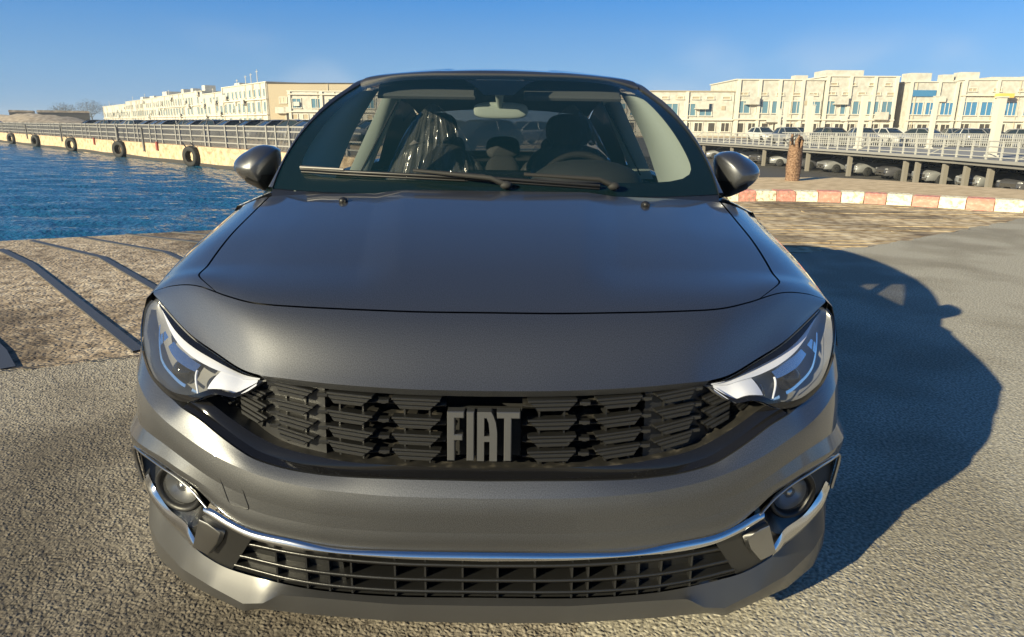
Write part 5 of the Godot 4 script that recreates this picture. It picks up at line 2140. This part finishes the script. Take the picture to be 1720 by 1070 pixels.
func make_houses() -> void:
	# left: long terrace running away along the water
	var p0 := Vector3(-36.0, 0, -110)
	var p1 := Vector3(-143.7, 0, -260)
	var l := func(f: float) -> Vector3: return p0.lerp(p1, f)
	house("terrace_house", "white three storey house at the near end of the left terrace", l.call(0.135), l.call(0.0), 16, 7.2, [[0.4, 2.0, 9, 1.2], [2.9, 4.4, 9, 1.2], [5.2, 6.3, 10, 0.9]], {"ledges": [2.5, 4.8], "pilasters": [0.01, 0.99], "aerials": [[0.5, 1.6], [0.75, 2.2], [0.3, 1.2], [0.62, 1.8]], "tops": [[0.12, 3.0, 0.7, 3]], "gaps": 0.1})
	house("terrace_house", "cream house second along the left terrace with a lower roof", l.call(0.215), l.call(0.135), 14, 6.5, [[0.4, 2.0, 6, 1.4], [2.9, 4.2, 5, 1.4], [4.9, 5.8, 6, 0.9]], {"ledges": [2.5], "aerials": [[0.4, 1.0]], "gaps": 0.25, "tops": [[0.6, 4.0, 0.35, 4]]})
	house("terrace_house", "cream house in the middle of the left terrace with roof boxes", l.call(0.46), l.call(0.215), 15, 7.15, [[0.4, 1.9, 16, 1.5], [2.9, 4.3, 16, 1.5], [4.9, 6.2, 18, 1.0]], {"ledges": [2.5, 4.6], "tops": [[0.1, 5.0, 1.1, 3], [0.42, 2.5, 1.2, 3], [0.7, 2.0, 0.9, 2], [0.85, 2.6, 1.3, 3]], "aerials": [[0.25, 1.4], [0.55, 1.0]], "gaps": 0.08})
	house("terrace_house", "pale house farther along the left terrace", l.call(0.72), l.call(0.46), 15, 7.0, [[0.4, 1.9, 18, 1.4], [2.9, 4.3, 18, 1.3], [5.0, 6.0, 18, 1.0]], {"ledges": [2.5], "tops": [[0.4, 4.0, 0.9, 3], [0.8, 6.0, 0.6, 3]], "aerials": [[0.6, 1.6], [0.2, 1.4]], "gaps": 0.2})
	house("terrace_house", "pale house at the far end of the left terrace", l.call(1.0), l.call(0.72), 15, 6.4, [[0.4, 1.9, 18, 1.4], [2.9, 4.3, 18, 1.3]], {"ledges": [2.5], "aerials": [[0.25, 1.8]], "gaps": 0.2})
	house("gable_house", "tan stone end house, few windows, shade put into its wall colour, beside the left terrace", Vector3(-35.75, 0, -109.8), Vector3(-20.0, 0, -108.5), 9, 7.0, [[0.3, 3.2, 3, 1.1, M.dark], [4.2, 5.0, 4, 1.2, M.beige_pale]], {"wall": M.beige, "roof": M.dark, "gaps": 0.3})  # wall tone deepened to carry the shade on this end
	house("front_house", "low cream house with tall windows right beside the car's roof", Vector3(-29.8, 0, -99.6), Vector3(-12.0, 0, -99.0), 8, 5.45, [[3.3, 4.5, 7, 1.3], [0.4, 1.5, 12, 0.9], [1.8, 2.4, 12, 0.7, M.beige]], {"pilasters": [0.01, 0.26, 0.5, 0.75], "ledges": [2.8, 5.1]})
	# right: houses behind the deck
	var z := -90.0
	house("low_house", "low cream house right of the car's roof pillar", Vector3(13.5, 0, z), Vector3(28.7, 0, z + 1), 12, 5.35, [[2.5, 3.9, 7, 1.5, M.pane], [0.6, 1.6, 9, 0.9, M.dark], [4.5, 4.75, 8, 0.8, M.beige]], {"ledges": [2.0], "gaps": 0.25, "roof": M.beige, "pilasters": [0.3, 0.62]})
	house("tall_house", "tall cream house behind the rusty post with rows of square windows", Vector3(28.8, 0, z + 1.2), Vector3(39.6, 0, z + 1.4), 12, 6.75, [[2.85, 4.25, 5, 1.35, M.pane], [0.5, 1.6, 7, 0.9, M.dark], [5.0, 5.25, 5, 0.9, M.beige]], {"ledges": [2.1], "pilasters": [0.03, 0.27, 0.5, 0.76], "tops": [[0.75, 1.6, 0.5, 1.2]]})
	house("penthouse_house", "cream house with a white penthouse, right of the rusty post", Vector3(39.8, 0, z + 1.5), Vector3(48.6, 0, z + 1.7), 12, 7.2, [[2.8, 4.3, 5, 1.3, M.pane], [0.5, 1.6, 6, 1.0, M.dark], [5.1, 5.35, 5, 0.9, M.beige], [6.2, 6.45, 4, 0.7, M.beige]], {"ledges": [2.1], "pilasters": [0.02, 0.34, 0.68, 0.98], "tops": [[0.25, 4.6, 0.65, 2.0]]})
	house("recessed_house", "beige house set back in the gap between the cream houses", Vector3(48.4, 0, z - 3), Vector3(51.5, 0, z - 3), 8, 6.6, [[2.8, 3.8, 2, 0.7, M.dark]], {"wall": M.beige_pale})
	var sh := house("sign_house", "cream house with a wide blue panel under its roof", Vector3(50.0, 0, z + 1.9), Vector3(56.0, 0, z + 2.0), 12, 6.6, [[2.8, 4.2, 3, 1.6, M.pane_blue], [0.5, 1.6, 4, 1.1, M.dark]], {"ledges": [2.1], "pilasters": [0.03, 0.6, 0.97], "tops": [[0.25, 2.6, 1.0, 1.6], [0.9, 1.4, 0.9, 2.0]]})
	var b := B.new()
	b.box(Vector3(51.75, 5.3, z + 2.0), Vector3(3.1, 0.75, 0.16))
	obj("blue_panel", b.mesh(), M.pane_blue, sh)
	house("corner_house", "cream house with blue windows and a yellow awning at the right border", Vector3(56.3, 0, z + 2.2), Vector3(74.0, 0, z + 3.4), 12, 6.85, [[2.75, 4.3, 7, 1.8, M.pane_blue], [0.5, 1.7, 8, 1.2, M.dark], [5.6, 5.9, 6, 1.0, M.beige]], {"ledges": [2.1, 5.1], "pilasters": [0.02, 0.24, 0.46, 0.7, 0.95], "tops": [[0.07, 2.2, 0.9, 1.8], [0.36, 5.0, 0.35, 3.0], [0.7, 6.0, 0.6, 4.0]]})
	b = B.new()
	b.box(Vector3(61.0, 5.05, z + 3.3), Vector3(1.8, 0.5, 0.9))
	tag(obj("yellow_awning", b.mesh(), mat(lin(0.75, 0.5, 0.12), 0.7)), "small yellow awning on the cream house at the right", "awning")


func make_horizon() -> void:
	# rubble bank, sheds and trees at the far left
	var b := B.new()
	var nz := FastNoiseLite.new()
	nz.seed = 6
	nz.frequency = 0.09
	var rows := []
	for i in 15:
		var row := PackedVector3Array()
		for j in 80:
			var f := j / 79.0
			var g := i / 14.0
			var p := Vector3(-84, 0, -118).lerp(Vector3(-190, 0, -245), f) + Vector3(-0.75, 0, 0.6) * -22.0 * g
			var hgt := 2.6 * sin(PI * clampf(g * 0.9, 0, 1)) * smoothstep(0.0, 0.25, f)
			p.y = hgt * (1.0 + 0.35 * nz.get_noise_2d(p.x, p.z)) + 0.5 * nz.get_noise_2d(p.x * 4.0, p.z * 4.0) * minf(hgt, 1.0)
			row.append(p)
		rows.append(row)
	b.grid(rows, Vector3(-130, -50, -180))
	struct("rubble_bank_hill", b.mesh(), M.rubble)
	for q in [[-133.0, -200.0, 5.5, "short dark shed on the rubble bank, left of the grey trees"], [-121.5, -200.0, 12.0, "longer dark shed on the rubble bank, under the grey trees"]]:
		var o := thing("dark_shed", q[3], "shed", Vector3(q[0], 1.6, q[1]), 0.5, "dark sheds on the rubble bank")
		b = B.new()
		b.box(Vector3(0, 1.0, 0), Vector3(q[2], 2.0, 5))
		obj("wall", b.mesh(), M.dark, o)
		b = B.new()
		b.prism(v2([-q[2] * 0.52, 0, q[2] * 0.52, 0, q[2] * 0.5, 0.5, -q[2] * 0.5, 0.6]), Transform3D(Basis(), Vector3(0, 2.0, -2.7)), 5.4)
		obj("roof", b.mesh(), M.rubble, o)
	var rng := RandomNumberGenerator.new()
	rng.seed = 90
	var words := ["bare grey tree highest on the skyline at the left", "grey tree left of the highest one on the skyline", "low grey tree beside the far end of the left terrace"]
	for k in 3:
		var at := [Vector3(-223.0, 0, -392.0), Vector3(-236.0, 0, -390.0), Vector3(-209.0, 0, -390.0)][k] as Vector3
		var t := thing("bare_tree", words[k], "tree", at, 0.0, "grey trees on the skyline")
		b = B.new()
		b.tube(PackedVector3Array([Vector3.ZERO, Vector3(0.2, 3, 0), Vector3(0, 6, 0)]), 0.5, 0.25, 7)
		for i in 8:
			var a := TAU * i / 8 + rng.randf()
			b.tube(PackedVector3Array([Vector3(0, 3.0 + i * 0.3, 0), Vector3(cos(a) * 3, 6, sin(a) * 3), Vector3(cos(a) * 5, 8.0 + rng.randf() * 2, sin(a) * 5)]), 0.2, 0.05, 4)
		obj("trunk", b.mesh(), M.hazed_leaf, t)
		b = B.new()
		for i in 1400:
			var dir := Vector3(rng.randfn(), rng.randfn(), rng.randfn()).normalized() * pow(rng.randf(), 0.45)
			var sz := [1.0, 0.85, 0.8][k] as float
			var clump := Vector3(sin(i * 0.13) * 1.6, cos(i * 0.07) * 0.9, cos(i * 0.11) * 1.6)
			var p := Vector3(dir.x * 8.0, 8.6 + dir.y * 4.0, dir.z * 6.0) * sz + clump
			var u := Vector3(rng.randfn(), rng.randfn(), rng.randfn()).normalized() * 0.42
			var v := Vector3(rng.randfn(), rng.randfn(), rng.randfn()).normalized() * 0.42
			b.tri(p, p + u, p + v)
		obj("crown", b.mesh(), M.hazed_leaf, t)
	# at the left border: a blue tarpaulin, a dark boathouse and a red barge
	var tp := thing("blue_tarpaulin", "blue domed tarpaulin beyond the end of the quay", "tarpaulin", Vector3(-92.5, 0.0, -128))
	b = B.new()
	b.grid(lump(Vector3(0, -0.2, 0), Vector3(4.2, 1.9, 3.0)), Vector3.ZERO)
	obj("cover", b.mesh(), M.blue, tp)
	var bh := thing("boathouse", "dark boathouse with pale gables at the left border", "boathouse", Vector3(-98.5, 0, -122), 0.6)
	b = B.new()
	b.box(Vector3(0, 1.4, 0), Vector3(10, 2.8, 5))
	obj("wall", b.mesh(), M.dark, bh)
	b = B.new()
	b.box(Vector3(0, 2.95, 0), Vector3(10.5, 0.3, 5.6))
	obj("roof", b.mesh(), M.rubber, bh)
	for i in 5:
		b = B.new()
		var x := -4.0 + i * 2.0
		b.prism(v2([x - 0.6, 1.3, x + 0.6, 1.3, x, 2.5]), Transform3D(Basis(), Vector3(0, 0, 2.5)), 0.08)
		obj("gable", b.mesh(), M.white, bh)
	var br := thing("red_barge", "rusty red barge moored under the dark boathouse", "barge", Vector3(-72.0, -1.0, -91.5), 0.75)
	b = B.new()
	rows = []
	for st in [[-4.0, 0.6, 1.0], [-3.2, 1.3, 1.3], [0.0, 1.5, 1.2], [3.2, 1.4, 1.25], [4.0, 1.0, 1.4]]:
		rows.append(PackedVector3Array([Vector3(st[0], st[2], -st[1]), Vector3(st[0] * 0.95, -0.2, -st[1] * 0.7), Vector3(st[0] * 0.95, -0.2, st[1] * 0.7), Vector3(st[0], st[2], st[1]), Vector3(st[0], st[2], -st[1])]))
	b.grid(rows, Vector3(0, 0.4, 0))
	obj("hull", b.mesh(), M.hull, br)
	b = B.new()
	b.box(Vector3(1.2, 1.7, 0), Vector3(2.0, 1.0, 1.8))
	obj("cabin", b.mesh(), M.hull, br)


func _ready() -> void:
	var cam := Camera3D.new()
	cam.name = "camera"
	add_child(cam)
	cam.position = Vector3(0, 1.21, 1.257)
	cam.basis = Basis(Vector3.UP, -0.0134) * Basis(Vector3.RIGHT, -0.27227) * Basis(Vector3.BACK, 0.0070)
	cam.fov = 49.34
	cam.near = 0.05
	cam.far = 3000.0
	cam.current = true
	var env := Environment.new()
	var sky := Sky.new()
	# clear winter sky: pale at the horizon, deep blue overhead and darkened there to weaken blue fill in shadows, brighter towards the sun, a few wisps low down
	var puff := FastNoiseLite.new()
	puff.seed = 14
	puff.frequency = 0.03
	puff.fractal_octaves = 4
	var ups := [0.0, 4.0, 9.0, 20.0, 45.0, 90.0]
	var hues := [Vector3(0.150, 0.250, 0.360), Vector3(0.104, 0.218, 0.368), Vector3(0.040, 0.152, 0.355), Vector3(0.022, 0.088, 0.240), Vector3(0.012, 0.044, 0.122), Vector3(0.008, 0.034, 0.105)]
	var dome := Image.create(1024, 512, false, Image.FORMAT_RGBAF)
	var to_sun := TO_SUN.normalized()
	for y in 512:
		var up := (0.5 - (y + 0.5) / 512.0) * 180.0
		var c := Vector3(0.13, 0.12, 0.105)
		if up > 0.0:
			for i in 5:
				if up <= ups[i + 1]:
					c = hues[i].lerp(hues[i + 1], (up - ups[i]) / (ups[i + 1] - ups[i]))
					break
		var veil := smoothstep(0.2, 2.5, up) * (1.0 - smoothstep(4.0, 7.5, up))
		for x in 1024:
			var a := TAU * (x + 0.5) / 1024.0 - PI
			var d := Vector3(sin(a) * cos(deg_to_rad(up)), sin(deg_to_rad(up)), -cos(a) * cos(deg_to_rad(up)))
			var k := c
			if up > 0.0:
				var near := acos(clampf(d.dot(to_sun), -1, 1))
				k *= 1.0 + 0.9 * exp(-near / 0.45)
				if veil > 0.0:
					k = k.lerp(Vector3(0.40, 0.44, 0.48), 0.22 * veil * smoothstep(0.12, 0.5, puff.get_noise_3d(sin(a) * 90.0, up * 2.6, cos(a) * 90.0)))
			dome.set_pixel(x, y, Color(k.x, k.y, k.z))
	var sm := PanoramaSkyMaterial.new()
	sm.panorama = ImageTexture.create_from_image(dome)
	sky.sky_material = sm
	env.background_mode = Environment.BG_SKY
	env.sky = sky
	env.background_energy_multiplier = 1.0
	env.tonemap_mode = Environment.TONE_MAPPER_LINEAR
	env.tonemap_exposure = 1.82
	env.sdfgi_enabled = true
	env.ssao_enabled = true
	env.ssil_enabled = true
	env.fog_enabled = true
	env.fog_density = 0.0006
	env.fog_light_color = Color(0.86, 0.91, 0.97)
	var we := WorldEnvironment.new()
	we.name = "environment"
	we.environment = env
	add_child(we)
	var sun := DirectionalLight3D.new()
	sun.name = "sun"
	sun.light_color = Color(1.0, 0.95, 0.80)
	sun.light_energy = 1.6
	sun.light_angular_distance = 0.5
	sun.shadow_enabled = true
	add_child(sun)
	sun.look_at_from_position(TO_SUN * 50.0, Vector3.ZERO, Vector3.UP)
	make_materials()
	make_ground()
	make_strips()
	make_planks()
	make_kerb()
	make_far_quay()
	make_deck()
	make_houses()
	make_horizon()
	make_post()
	make_car()
